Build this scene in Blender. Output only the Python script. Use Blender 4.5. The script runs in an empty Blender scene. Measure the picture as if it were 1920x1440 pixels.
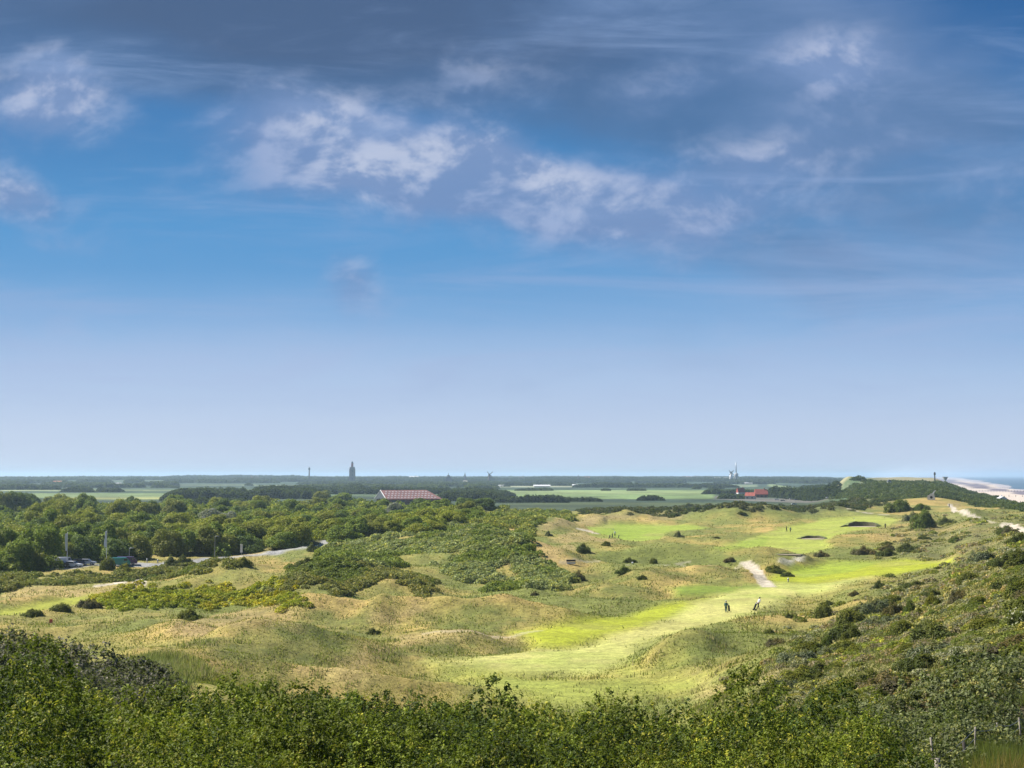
import bpy, math, random
import numpy as np
from mathutils import Vector, Matrix

random.seed(7)
rng = np.random.default_rng(7)
R = math.radians
scene = bpy.context.scene

# ------------------------------------------------------------------ camera
EYE = 24.0
F = 2700.0                      # focal length in pixels of the 1920 px wide photograph
PITCH = math.atan((891.5 - 720) / F)
cam_d = bpy.data.cameras.new("camera")
cam_d.sensor_width = 36.0
cam_d.lens = 36.0 * F / 1920
cam_d.clip_start = 0.5
cam_d.clip_end = 60000
cam = bpy.data.objects.new("camera", cam_d)
cam.location = (0, 0, EYE)
cam.rotation_euler = (math.pi / 2 + PITCH, 0, 0)
scene.collection.objects.link(cam)
scene.camera = cam

# ------------------------------------------------------------------ light
SUN_EL, SUN_AZ = 44.0, -70.0      # elevation; bearing from +Y, negative = left
sv = Vector((math.sin(R(SUN_AZ)) * math.cos(R(SUN_EL)), math.cos(R(SUN_AZ)) * math.cos(R(SUN_EL)), math.sin(R(SUN_EL))))
sun_d = bpy.data.lights.new("sun", 'SUN')
sun_d.energy = 4.9
sun_d.angle = R(0.5)
sun_d.color = (1.0, 0.95, 0.86)
sun = bpy.data.objects.new("sun", sun_d)
sun.location = (0, 0, 300)
sun.rotation_euler = sv.to_track_quat('Z', 'Y').to_euler()
scene.collection.objects.link(sun)

scene.view_settings.view_transform = 'Standard'
scene.view_settings.look = 'None'
scene.view_settings.exposure = 1.0
scene.view_settings.gamma = 1.0
scene.render.engine = 'CYCLES'
cy = scene.cycles
cy.use_denoising = True
cy.max_bounces = 5
cy.diffuse_bounces = 3
cy.glossy_bounces = 2
cy.transmission_bounces = 3
cy.volume_bounces = 1
cy.transparent_max_bounces = 6


class NT:
    """small helper to write node trees as expressions"""
    def __init__(self, tree):
        self.t = tree
        self.n = tree.nodes
        self.l = tree.links

    def node(self, typ, **kw):
        nd = self.n.new(typ)
        for k, v in kw.items():
            setattr(nd, k, v)
        return nd

    def put(self, sock, v):
        if v is None:
            return
        if isinstance(v, bpy.types.NodeSocket):
            self.l.new(v, sock)
        elif isinstance(v, (tuple, list)) and len(v) == 3 and sock.type == 'RGBA':
            sock.default_value = (*v, 1)
        else:
            sock.default_value = v

    def m(self, op, a, b=None, c=None, clamp=False):
        nd = self.node('ShaderNodeMath', operation=op, use_clamp=clamp)
        for i, v in enumerate((a, b, c)):
            self.put(nd.inputs[i], v)
        return nd.outputs[0]

    def mix(self, fac, a, b, blend='MIX'):
        nd = self.node('ShaderNodeMix', data_type='RGBA', blend_type=blend)
        self.put(nd.inputs[0], fac)
        self.put(nd.inputs[6], a)
        self.put(nd.inputs[7], b)
        return nd.outputs[2]

    def sstep(self, x, a, b, lo=0.0, hi=1.0):
        nd = self.node('ShaderNodeMapRange', interpolation_type='SMOOTHSTEP')
        for i, v in enumerate((x, a, b, lo, hi)):
            self.put(nd.inputs[i], v)
        return nd.outputs[0]

    def noise(self, vec, scale, detail=5, rough=0.55, dist=0.0, dim='3D'):
        nd = self.node('ShaderNodeTexNoise', noise_dimensions=dim)
        self.put(nd.inputs['Vector'], vec)
        nd.inputs['Scale'].default_value = scale
        nd.inputs['Detail'].default_value = detail
        nd.inputs['Roughness'].default_value = rough
        nd.inputs['Distortion'].default_value = dist
        return nd.outputs[0]

    def xyz(self, x, y, z):
        nd = self.node('ShaderNodeCombineXYZ')
        for i, v in enumerate((x, y, z)):
            self.put(nd.inputs[i], v)
        return nd.outputs[0]


def lin(r, g, b):
    f = lambda c: (c / 255 / 12.92) if c / 255 <= 0.04045 else ((c / 255 + 0.055) / 1.055) ** 2.4
    return (f(r), f(g), f(b))


# ------------------------------------------------------------------ sky
world = bpy.data.worlds.new("World")
scene.world = world
world.use_nodes = True
wt = NT(world.node_tree)
wt.n.clear()
wout = wt.node('ShaderNodeOutputWorld')
bg = wt.node('ShaderNodeBackground')
wt.l.new(bg.outputs[0], wout.inputs[0])
SKY_K = 0.10
bg.inputs[1].default_value = SKY_K
sky = wt.node('ShaderNodeTexSky', sky_type='NISHITA')
sky.sun_disc = False
sky.sun_elevation = R(SUN_EL)
sky.sun_rotation = R(SUN_AZ)
sky.altitude = 20
sky.air_density = 1.0
sky.dust_density = 0.6
sky.ozone_density = 2.0
tc = wt.node('ShaderNodeTexCoord')
sep = wt.node('ShaderNodeSeparateXYZ')
wt.l.new(tc.outputs['Generated'], sep.inputs[0])
dx, dy, dz = sep.outputs
ady = wt.m('MAXIMUM', wt.m('ABSOLUTE', dy), 0.05)
U = wt.m('DIVIDE', dx, ady)
V = wt.m('DIVIDE', dz, ady)


def uv(px, py):
    return ((px - 960) / F, (891.5 - py) / F)


# clear-sky tint by elevation over the Nishita sky
ramp = wt.node('ShaderNodeValToRGB')
wt.put(ramp.inputs[0], wt.m('MULTIPLY', V, 1 / 0.4))
stops = [(0.0, (193, 207, 233)), (0.085, (184, 201, 231)), (0.177, (160, 188, 226)), (0.27, (112, 162, 213)), (0.36, (80, 146, 203)),
         (0.44, (66, 140, 199)), (0.56, (54, 124, 184)), (0.74, (36, 100, 162)), (1.0, (4, 74, 134))]
ramp.color_ramp.elements[0].position = 0
ramp.color_ramp.elements[1].position = 1
for p, c in stops[1:-1]:
    ramp.color_ramp.elements.new(p)
for e, (p, c) in zip(ramp.color_ramp.elements, stops):
    e.position = p
    e.color = (*lin(*c), 1)
EXPO = 2 ** scene.view_settings.exposure
amp = 1.0 / (SKY_K * EXPO)
vm = wt.node('ShaderNodeVectorMath', operation='SCALE')
wt.l.new(ramp.outputs[0], vm.inputs[0])
vm.inputs['Scale'].default_value = amp
clear = wt.mix(0.93, sky.outputs[0], vm.outputs[0])


# cloud fields; directions only, so they stay at infinity
def pvec(sx, sy, off):
    return wt.xyz(wt.m('MULTIPLY', U, sx), wt.m('MULTIPLY', V, sy), off)


warp = wt.noise(pvec(5, 8, 3.3), 1.0, 4, 0.55)
warp2 = wt.noise(pvec(5, 8, 9.1), 1.0, 4, 0.55)
WU = wt.m('ADD', U, wt.m('MULTIPLY', wt.m('SUBTRACT', warp, 0.5), 0.075))
WV = wt.m('ADD', V, wt.m('MULTIPLY', wt.m('SUBTRACT', warp2, 0.5), 0.055))


def blob(px, py, sx, sy, a, rot=0.0):
    cu, cv = uv(px, py)
    su, sv_ = sx / F, sy / F
    du = wt.m('SUBTRACT', WU, cu)
    dv = wt.m('SUBTRACT', WV, cv)
    c, s = math.cos(rot), math.sin(rot)
    a1 = wt.m('ADD', wt.m('MULTIPLY', du, c / su), wt.m('MULTIPLY', dv, s / su))
    b1 = wt.m('ADD', wt.m('MULTIPLY', du, -s / sv_), wt.m('MULTIPLY', dv, c / sv_))
    e = wt.m('ADD', wt.m('MULTIPLY', a1, a1), wt.m('MULTIPLY', b1, b1))
    return wt.m('MULTIPLY', wt.m('EXPONENT', wt.m('MULTIPLY', e, -1.0)), a)


def total(lst):
    acc = None
    for b in lst:
        v = blob(*b)
        acc = v if acc is None else wt.m('ADD', acc, v)
    return acc


fbm = wt.noise(pvec(13, 21, 31.7), 1.0, 9, 0.56, 0.25)
fbmf = wt.noise(pvec(44, 66, 5.2), 1.0, 7, 0.62, 0.4)
soft = wt.noise(pvec(4.2, 11, 7.7), 1.0, 6, 0.5, 0.3)

puffs = total([(60, 190, 130, 85, 1.15), (40, 385, 150, 65, 0.9, -0.3), (480, 265, 160, 120, 0.95),
               (620, 250, 140, 90, 0.8, -0.4), (770, 300, 220, 80, 1.0, -0.22), (980, 340, 240, 90, 1.05, -0.15),
               (1190, 395, 280, 85, 1.0, -0.1), (890, 118, 150, 60, 0.60), (1590, 90, 140, 75, 1.05), (1450, 295, 150, 80, 0.6),
               (1660, 300, 320, 120, 0.32), (1880, 350, 160, 100, 0.35), (1300, 140, 220, 70, 0.4),
               (700, 520, 80, 75, 0.85)])
sheet = total([(350, 20, 750, 140, 1.3), (950, 60, 600, 160, 1.2), (150, 100, 480, 120, 0.8), (1300, 180, 460, 160, 0.72), (1720, 230, 420, 170, 0.75), (1850, 430, 460, 160, 0.6), (1100, 430, 480, 80, 0.5), (1330, 60, 260, 90, 0.7)])
haze_band = total([(150, 690, 800, 110, 0.9), (1300, 720, 800, 110, 0.55), (1750, 580, 450, 90, 0.5)])

sheet_d = wt.sstep(wt.m('ADD', sheet, wt.m('MULTIPLY', wt.m('SUBTRACT', soft, 0.5), 2.4)), 0.15, 1.25)
puff_in = wt.m('ADD', wt.m('ADD', puffs, wt.m('MULTIPLY', wt.m('SUBTRACT', fbm, 0.5), 1.25)), wt.m('MULTIPLY', wt.m('SUBTRACT', fbmf, 0.5), 0.28))
puff_d = wt.sstep(puff_in, 0.16, 1.12)
# brightness inside: a shifted copy of the same field acts as light from the upper left
fbm_s = wt.noise(wt.xyz(wt.m('MULTIPLY', wt.m('ADD', U, -0.006), 13), wt.m('MULTIPLY', wt.m('ADD', V, 0.010), 21), 31.7), 1.0, 9, 0.56, 0.25)
edge = wt.m('SUBTRACT', fbm, fbm_s)
bright = wt.sstep(wt.m('ADD', wt.m('MULTIPLY', edge, 5.5), wt.m('MULTIPLY', wt.m('SUBTRACT', fbmf, 0.5), 1.0)), -0.35, 0.75)
hotspots = total([(60, 190, 190, 90, 0.75), (585, 205, 90, 50, 0.85), (770, 290, 150, 55, 0.8), (680, 320, 130, 50, 0.55), (920, 255, 110, 35, 0.65), (1035, 325, 90, 40, 0.9), (1590, 75, 130, 60, 0.5), (30, 360, 140, 55, 0.6), (1440, 275, 130, 40, 0.5),
                  (880, 110, 90, 40, 0.45), (720, 500, 80, 40, 0.4), (1180, 380, 160, 50, 0.45)])
hot = wt.m('MULTIPLY', wt.m('MINIMUM', hotspots, 1.0), wt.m('ADD', 0.08, wt.m('MULTIPLY', bright, 0.85)))


def em(r, g, b):
    c = lin(r, g, b)
    return tuple(v * amp for v in c)


soft2 = wt.noise(pvec(3.2, 9, 4.4), 1.0, 7, 0.55, 0.4)
sheet_col = wt.mix(wt.sstep(soft2, 0.35, 0.68), em(82, 116, 160), em(120, 146, 188))
dark_top = total([(420, 10, 650, 80, 1.0), (800, 60, 420, 110, 1.0)])
sheet_col = wt.mix(wt.m('MULTIPLY', wt.m('MINIMUM', dark_top, 1.0), wt.sstep(soft2, 0.66, 0.36, 0.15, 0.8)), sheet_col, em(80, 97, 126))
puff_col = wt.mix(bright, em(118, 146, 192), em(154, 173, 211))
puff_col = wt.mix(wt.m('MINIMUM', hot, 0.68), puff_col, em(206, 212, 230))
c1 = wt.mix(wt.m('MULTIPLY', sheet_d, 0.80), clear, sheet_col)
c2 = wt.mix(wt.m('MULTIPLY', puff_d, 0.88), c1, puff_col)
wisp = wt.noise(pvec(4, 30, 2.2), 1.0, 9, 0.62, 0.8)
c2b = wt.mix(wt.m('MULTIPLY', wt.sstep(wisp, 0.45, 0.8), wt.sstep(V, 0.01, 0.10, 0.0, 0.5)), c2, em(146, 172, 214))
c3 = wt.mix(wt.m('MULTIPLY', wt.m('MINIMUM', haze_band, 1.0), wt.sstep(wisp, 0.2, 0.75, 0.15, 0.65)), c2b, em(176, 192, 226))
wt.l.new(c3, bg.inputs[0])

# ------------------------------------------------------------------ numeric helpers


def hash2(ix, iy, seed):
    h = (ix.astype(np.int64) * 374761393 + iy.astype(np.int64) * 668265263 + seed * 1442695041) & 0xFFFFFFFF
    h = ((h ^ (h >> 13)) * 1274126177) & 0xFFFFFFFF
    h = (h ^ (h >> 16)) & 0xFFFFFF
    return h / float(0xFFFFFF)


def vnoise(x, y, seed=0):
    x = np.asarray(x, float)
    y = np.asarray(y, float)
    ix, iy = np.floor(x), np.floor(y)
    fx, fy = x - ix, y - iy
    ix, iy = ix.astype(np.int64), iy.astype(np.int64)
    fx = fx * fx * (3 - 2 * fx)
    fy = fy * fy * (3 - 2 * fy)
    a, b = hash2(ix, iy, seed), hash2(ix + 1, iy, seed)
    c, d = hash2(ix, iy + 1, seed), hash2(ix + 1, iy + 1, seed)
    return (a * (1 - fx) + b * fx) * (1 - fy) + (c * (1 - fx) + d * fx) * fy


def fbmn(x, y, seed=0, octv=4):
    s, a, t = 0, 1.0, 0
    for i in range(octv):
        s = s + a * vnoise(x * 2 ** i + 17.3 * i, y * 2 ** i - 9.1 * i, seed + i)
        t += a
        a *= 0.5
    return s / t


def sstep(x, a, b):
    t = np.clip((x - a) / (b - a), 0, 1)
    return t * t * (3 - 2 * t)


# ------------------------------------------------------------------ terrain
PXC = np.array([-1200, -500, 0, 300, 600, 900, 1200, 1500, 1650, 1750, 1830, 1920, 2400], float)
PROF = {
    0: {0: 22.2, 10: 20.6, 16: 18.9, 24: 17.9, 35: 17.3, 50: 17.0, 65: 15.5, 90: 9, 120: 4.5, 160: 3, 220: 2.6, 320: 2.2, 450: 2.5, 700: 2, 1000: 1, 3500: 1, 5500: 8, 7500: 12, 12000: 6, 40000: 4},
    300: {0: 22.2, 10: 20.4, 16: 18.4, 24: 17.3, 35: 16.3, 50: 15.6, 62: 15.0, 75: 14.6, 95: 12, 120: 8, 145: 5.4, 200: 3.4, 260: 2.8, 330: 2.4, 450: 3, 700: 2.5, 1000: 1, 3500: 1, 5500: 9, 7500: 13, 12000: 6, 40000: 4},
    600: {0: 22.2, 10: 20.3, 16: 18.1, 24: 16.8, 35: 16.2, 50: 14.9, 62: 14.0, 75: 12, 100: 6, 125: 4.2, 160: 4, 200: 3.6, 270: 3.4, 330: 3.4, 400: 3.8, 520: 4.5, 700: 4, 1000: 1, 3500: 1, 5500: 9, 7500: 13, 12000: 6, 40000: 4},
    900: {0: 22.2, 10: 20.3, 16: 18.0, 24: 16.5, 35: 15.7, 50: 14.0, 60: 13.0, 75: 10, 100: 5, 125: 3.2, 160: 3, 220: 3.0, 265: 3.4, 330: 5.5, 400: 7.3, 460: 8, 540: 7.4, 640: 5.5, 760: 3.4, 900: 2, 1100: 1, 3500: 1, 5500: 9, 7500: 13, 12000: 6, 40000: 4},
    1200: {0: 22.2, 10: 20.3, 16: 18.0, 24: 16.6, 35: 15.7, 50: 14.0, 60: 12.9, 75: 10, 100: 5, 125: 3.2, 160: 3, 220: 2.8, 300: 3.4, 400: 3.5, 500: 4, 600: 4.4, 740: 4.6, 850: 2.6, 1000: 1, 3500: 1, 5500: 9, 7500: 12, 12000: 6, 40000: 4},
    1500: {0: 22.2, 10: 20.4, 16: 18.5, 24: 17.3, 35: 16.2, 50: 14.8, 60: 13.8, 90: 10.6, 120: 8.3, 160: 6.0, 200: 4.3, 240: 3.2, 300: 3.0, 400: 4, 500: 5, 600: 6, 700: 6.4, 850: 4.6, 1000: 2, 1300: 1.2, 3500: 1, 5500: 8, 7500: 11, 12000: 6, 40000: 4},
    1750: {0: 22.2, 10: 20.6, 16: 19.0, 24: 17.9, 35: 16.7, 50: 15.5, 60: 15.0, 90: 13.2, 120: 11.8, 160: 10.2, 200: 8.8, 250: 7.2, 300: 5.8, 340: 5.2, 400: 5.6, 500: 7.0, 600: 8.2, 700: 9.5, 850: 11.5, 1000: 13.5, 1250: 14.6, 1500: 14.8, 1900: 20.8, 2300: 19, 3000: 12, 5000: 8, 7500: 10, 12000: 6, 40000: 4},
    1920: {0: 22.2, 10: 20.7, 16: 19.3, 24: 18.3, 35: 17.3, 50: 16.5, 60: 16.2, 90: 15.4, 120: 14.8, 160: 14.0, 200: 13.4, 300: 12.0, 400: 11.2, 500: 10.4, 650: 9.6, 800: 7.6, 1000: 6.4, 1500: 6, 3000: 6, 7500: 8, 12000: 6, 40000: 4},
}
COLK = {-1200: 0, -500: 0, 0: 0, 300: 300, 600: 600, 900: 900, 1200: 1200, 1500: 1500, 1750: 1750, 1920: 1920, 2400: 1920}
LR = np.log(np.concatenate([[1.0], np.geomspace(3, 40000, 600)]))


def prof_row(p):
    k = sorted(p)
    xs = np.log(np.maximum(1.0, np.array(k, float)))
    ys = np.array([p[i] for i in k], float)
    h = np.diff(xs)
    d = np.diff(ys) / h
    m = np.zeros_like(ys)
    for i in range(1, len(ys) - 1):                       # monotone cubic
        if d[i - 1] * d[i] > 0:
            m[i] = 2 * d[i - 1] * d[i] / (d[i - 1] + d[i])
    j = np.clip(np.searchsorted(xs, LR) - 1, 0, len(xs) - 2)
    t = np.clip((LR - xs[j]) / h[j], 0, 1)
    return ((2 * t**3 - 3 * t**2 + 1) * ys[j] + (t**3 - 2 * t**2 + t) * h[j] * m[j]
            + (-2 * t**3 + 3 * t**2) * ys[j + 1] + (t**3 - t**2) * h[j] * m[j + 1])


P1750 = PROF[1750]
PROF[1650] = {k: v for k, v in P1750.items()}
for k, v in {120: 10.2, 160: 8.2, 200: 6.6, 250: 5.2, 300: 4.4, 340: 4.2, 400: 4.8, 500: 6.0, 600: 7.0, 700: 8.0, 850: 9.5, 1000: 11.5, 1250: 14.6, 1500: 16.0, 1900: 20.8, 2300: 19, 60: 14.4, 90: 12.0}.items():
    PROF[1650][k] = v
PROF[1830] = {k: v for k, v in PROF[1920].items()}
for k, v in {60: 15.7, 90: 14.4, 120: 13.4, 160: 12.3, 200: 11.2, 300: 8.8, 400: 9.0, 500: 9.6, 650: 9.4, 800: 7.8, 1000: 7.2, 1500: 7}.items():
    PROF[1830][k] = v
COLK[1650], COLK[1830] = 1650, 1830
TAB = np.array([prof_row(PROF[COLK[int(p)]]) for p in PXC])     # cols x LR


def zbase(th, r):
    """base ground height at bearing th (from +Y) and distance r"""
    u = np.tan(np.clip(th, -1.2, 1.2))
    p = np.clip(960 + F * u, PXC[0], PXC[-1] - 1e-3)
    j = np.clip(np.searchsorted(PXC, p, side='right') - 1, 0, len(PXC) - 2)
    t = (p - PXC[j]) / (PXC[j + 1] - PXC[j])
    t = t * t * (3 - 2 * t)
    k = np.interp(np.log(np.maximum(r, 1.0)), LR, np.arange(len(LR)))
    k0 = np.clip(k.astype(int), 0, len(LR) - 2)
    f = k - k0
    a = TAB[j, k0] * (1 - f) + TAB[j, k0 + 1] * f
    b = TAB[j + 1, k0] * (1 - f) + TAB[j + 1, k0 + 1] * f
    return a * (1 - t) + b * t


# rows even in 1/r (so even as seen from the lookout), columns fine ahead and coarse behind
q = [3.2]
while q[-1] < 22 * F / 2.0:
    q.append(q[-1] + 0.42 + q[-1] * 0.0042)
q = np.array(q)
RR = (22 * F / q)                                      # far -> near
uc = (np.arange(-330, 2260, 3.2) - 960) / F
thf = np.arctan(uc)
left = np.linspace(-math.pi, thf[0], 60, endpoint=False)
right = np.linspace(thf[-1], math.pi, 60)[1:]
TH = np.concatenate([left, thf, right])
GT, GR = np.meshgrid(TH, RR)
GX, GY = GR * np.sin(GT), GR * np.cos(GT)
Z = zbase(GT, GR)


def project(x, y, z):
    c, s = math.cos(PITCH), math.sin(PITCH)
    cyy = y * c + (z - EYE) * s
    czz = -y * s + (z - EYE) * c
    cyy = np.where(cyy < 1e-3, 1e-3, cyy)
    return 960 + F * x / cyy, 720 - F * czz / cyy


Q_ASC = q


def grid_ij(x, y):
    th = np.arctan2(x, y)
    r = np.hypot(x, y)
    j = np.interp(th, TH, np.arange(len(TH)))
    i = np.interp(22 * F / np.maximum(r, 2.0), Q_ASC, np.arange(len(Q_ASC)))
    i0 = np.clip(i.astype(int), 0, len(RR) - 2)
    j0 = np.clip(j.astype(int), 0, len(TH) - 2)
    return i0, j0, i - i0, j - j0


def sample(A, x, y):
    x, y = np.atleast_1d(np.asarray(x, float)), np.atleast_1d(np.asarray(y, float))
    i, j, fi, fj = grid_ij(x, y)
    if A.ndim == 3:
        fi, fj = fi[:, None], fj[:, None]
    return (A[i, j] * (1 - fi) + A[i + 1, j] * fi) * (1 - fj) + (A[i, j + 1] * (1 - fi) + A[i + 1, j + 1] * fi) * fj


def gz(x, y):
    return float(sample(Z, x, y)[0])


def ray(px, py, rmin=20.0, back=False):
    """ground point seen at a photo pixel, at least rmin away"""
    c, s = math.cos(PITCH), math.sin(PITCH)
    a, b = (px - 960) / F, -(py - 720) / F
    d = np.array([a, c - b * s, s + b * c])
    h = math.hypot(d[0], d[1])
    rr = RR[::-1]
    rr = rr[rr >= rmin]
    t = rr / h
    X, Y = d[0] * t, d[1] * t
    g = sample(Z, X, Y)
    below = EYE + d[2] * t <= g
    k = int(np.argmax(below)) if below.any() else len(rr) - 1
    return float(X[k]), float(Y[k]), float(g[k])


def pxm(px, py, rmin=20.0):
    x, y, z = ray(px, py, rmin)
    return x, y, z, math.hypot(x, y) / F


# broad dune relief in the duneland, quiet in the flat fields
duneland = sstep(GR, 95, 150) * (1 - sstep(GR, 760, 980)) * sstep(GT, -0.62, -0.36) * (1 - 0.0)
PXG, PYG = project(GX, GY, Z)
relief = (fbmn(GX / 26, GY / 34, 11, 3) - 0.5) * 3.8 + (fbmn(GX / 9, GY / 12, 21, 3) - 0.5) * 1.5
rightslope = sstep(GT, 0.18, 0.26)
ridge_n = 1 - np.abs(2 * fbmn(GX / 46 + 0.3 * fbmn(GX / 30, GY / 30, 13, 2), GY / 26, 12, 2) - 1)
relief = relief * 0.8 + (ridge_n ** 2.2 - 0.45) * 2.3
Z = Z + relief * duneland * (0.9 - 0.55 * rightslope)
Z = Z + (fbmn(GX / 8, GY / 8, 31, 3) - 0.5) * 1.9 * sstep(GR, 26, 40) * (1 - sstep(GR, 100, 140))
Z = Z + (fbmn(GX / 60, GY / 60, 41, 3) - 0.5) * 4.0 * sstep(GT, 0.19, 0.24) * sstep(GR, 380, 700) * (1 - sstep(GR, 3500, 5000))
Z = Z + (fbmn(GX / 300, GY / 500, 51, 4) - 0.5) * 7.0 * sstep(GR, 4500, 7000)


# --- flat fairways, as outlines laid on the ground
def poly_world(pts, rmin=110):
    return np.array([ray(a, b, rmin)[:2] for a, b in pts])


def inside_sd(poly, X, Y):
    """signed distance (m), positive inside"""
    n = len(poly)
    dmin = np.full(X.shape, 1e18)
    ins = np.zeros(X.shape, bool)
    for i in range(n):
        x0, y0 = poly[i]
        x1, y1 = poly[(i + 1) % n]
        ex, ey = x1 - x0, y1 - y0
        t = np.clip(((X - x0) * ex + (Y - y0) * ey) / (ex * ex + ey * ey + 1e-12), 0, 1)
        dmin = np.minimum(dmin, (X - x0 - t * ex) ** 2 + (Y - y0 - t * ey) ** 2)
        cond = ((y0 > Y) != (y1 > Y)) & (X < (x1 - x0) * (Y - y0) / (y1 - y0 + 1e-12) + x0)
        ins ^= cond
    return np.where(ins, 1, -1) * np.sqrt(dmin)


def poly_mask(pts, soft=1.5, noise=1.0, nsc=6.0, rmin=110, pw=None):
    poly = poly_world(pts, rmin) if pw is None else pw
    mnx, mny = poly.min(0) - 25
    mxx, mxy = poly.max(0) + 25
    sel = (GX > mnx) & (GX < mxx) & (GY > mny) & (GY < mxy)
    M = np.zeros(GX.shape)
    if sel.any():
        x, y = GX[sel], GY[sel]
        # depth is foreshortened: measure distances with y squeezed
        k = 0.35
        p2 = poly * np.array([1, k])
        sd = inside_sd(p2, x, y * k) + (fbmn(x / nsc, y / nsc, 77, 3) - 0.5) * 2 * noise
        M[sel] = sstep(sd, -soft, soft)
    return M


Z0 = Z.copy()
FAIR = [
    [(800, 1246), (880, 1238), (1000, 1232), (1070, 1226), (1120, 1206), (1165, 1184), (1215, 1162), (1280, 1146), (1340, 1126), (1410, 1110), (1470, 1101), (1540, 1095), (1640, 1082),
     (1560, 1108), (1490, 1124), (1440, 1142), (1390, 1156), (1330, 1166), (1280, 1180), (1225, 1198), (1195, 1218), (1170, 1246), (1110, 1266), (1020, 1272), (930, 1268), (850, 1258)],
    [(962, 1192), (1050, 1172), (1130, 1156), (1240, 1138), (1330, 1128), (1280, 1146), (1215, 1162), (1165, 1184), (1120, 1206), (1070, 1224), (1010, 1228), (985, 1210)],
    [(820, 1262), (930, 1268), (1110, 1268), (1180, 1246), (1200, 1256), (1290, 1272), (1330, 1288), (1240, 1304), (1060, 1318), (930, 1308)],
    [(1256, 1108), (1320, 1098), (1400, 1099), (1470, 1100), (1440, 1112), (1350, 1124), (1270, 1122)],
    [(1438, 1084), (1480, 1066), (1560, 1053), (1700, 1046), (1795, 1041), (1790, 1052), (1720, 1072), (1640, 1084), (1540, 1098), (1460, 1099)],
    [(1330, 1036), (1372, 1016), (1430, 1000), (1480, 982), (1540, 974), (1640, 966), (1690, 972), (1672, 986), (1590, 996), (1548, 1010), (1560, 1026), (1490, 1040), (1400, 1043)],
    [(1085, 984), (1140, 980), (1230, 982), (1300, 984), (1330, 990), (1250, 1000), (1235, 1011), (1170, 1013), (1120, 1000)],
    [(-60, 1146), (0, 1136), (80, 1122), (170, 1112), (182, 1122), (120, 1136), (50, 1150), (-60, 1160)],
]
FM = [poly_mask(p, 4.0 if i_ == 2 else 1.7, 2.2 if i_ == 2 else 1.0) for i_, p in enumerate(FAIR)]
fair_all = np.clip(sum(FM), 0, 1)
# calm the relief on the mown ground
Zflat = zbase(GT, GR) + (fbmn(GX / 30, GY / 40, 61, 2) - 0.5) * 1.2
Z = Z * (1 - 0.85 * fair_all) + Zflat * 0.85 * fair_all

# --- single mounds: (px, py of centre, half-width px, height m, half-depth m)
MOUNDS = [(505, 1216, 135, 2.4, 12), (585, 1160, 100, 1.9, 11), (700, 1172, 60, 1.2, 9), (860, 1212, 120, 1.7, 8), (900, 1160, 130, 2.0, 12), (760, 1150, 70, 1.4, 10),
          (1295, 1222, 95, 1.9, 9), (1130, 1118, 90, 1.6, 11), (1210, 1092, 95, 2.0, 13), (1340, 1082, 60, 1.4, 12), (1000, 1120, 60, 1.2, 9), (560, 1112, 100, 2.0, 14),
          (740, 1108, 90, 1.8, 12), (655, 1078, 90, 2.4, 16), (430, 1078, 90, 2.2, 16), (1390, 1050, 120, 2.0, 18), (1240, 1040, 130, 2.2, 20),
          (1040, 1060, 60, 1.6, 16), (980, 1052, 80, 2.6, 22), (1110, 976, 40, 1.7, 18), (1165, 972, 46, 2.6, 20), (1248, 972, 60, 2.5, 20), (1040, 984, 44, 1.8, 18), (1205, 974, 34, 1.8, 14),
          (1330, 975, 60, 3.0, 26), (1420, 965, 70, 3.4, 30), (1560, 962, 60, 2.6, 28), (1640, 955, 60, 1.4, 30), (1460, 1060, 40, 1.2, 10), (1500, 1078, 40, 1.1, 8),
          (1690, 948, 55, 2.0, 30), (1810, 970, 50, 2.4, 14), (330, 1196, 60, 1.4, 8), (880, 965, 110, 2.5, 40)]
for (mx, my, hw, hh, hd) in MOUNDS:
    x, y, z = ray(mx, my, 110 if my < 1300 else 20)
    r = math.hypot(x, y)
    sx = hw * r / F
    ux, uy = x / r, y / r
    a = (GX - x) * uy - (GY - y) * ux
    b = (GX - x) * ux + (GY - y) * uy
    a = a + (fbmn(GX / (sx * 0.9), GY / (hd * 0.9), int(mx), 2) - 0.5) * sx * 0.8
    e = (a / sx) ** 2 + (b / hd) ** 2
    Z = Z + 1.2 * hh * np.exp(-1.4 * e) * (1 - 0.9 * fair_all)

# --- sand bunkers cut into the ground with a steep face: (px, py, half-width px, half-depth m, depth m)
BUNK = [(1618, 988, 24, 5, 1.6, 2.0), (1524, 1011, 20, 4, 1.2, 1.2), (1484, 1043, 24, 2.5, 0.5, 0.8)]
bunk_mask = np.zeros(GX.shape)
lip_mask = np.zeros(GX.shape)
for (bx, by, hw, hd, dep, bank) in BUNK:
    x, y, z = ray(bx, by, 110)
    sx = hw * math.hypot(x, y) / F
    e = np.sqrt(((GX - x) / (sx * 1.3)) ** 2 + ((GY - y) / (hd * 1.6)) ** 2)
    Z = Z * sstep(e, 0.8, 1.4) + (1 - sstep(e, 0.8, 1.4)) * z           # level ground for a bunker
th_k, r_k = math.atan((1590 - 960) / F), 1500.0
xk, yk_ = r_k * math.sin(th_k), r_k * math.cos(th_k)
ek = ((GX - xk) / 15) ** 2 + ((GY - yk_) / 40) ** 2
Z = Z + (23.0 - sample(Z, xk, yk_)[0]) * np.exp(-ek) * (0.9 + 0.2 * fbmn(GX / 9, GY / 14, 95, 2))

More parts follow.
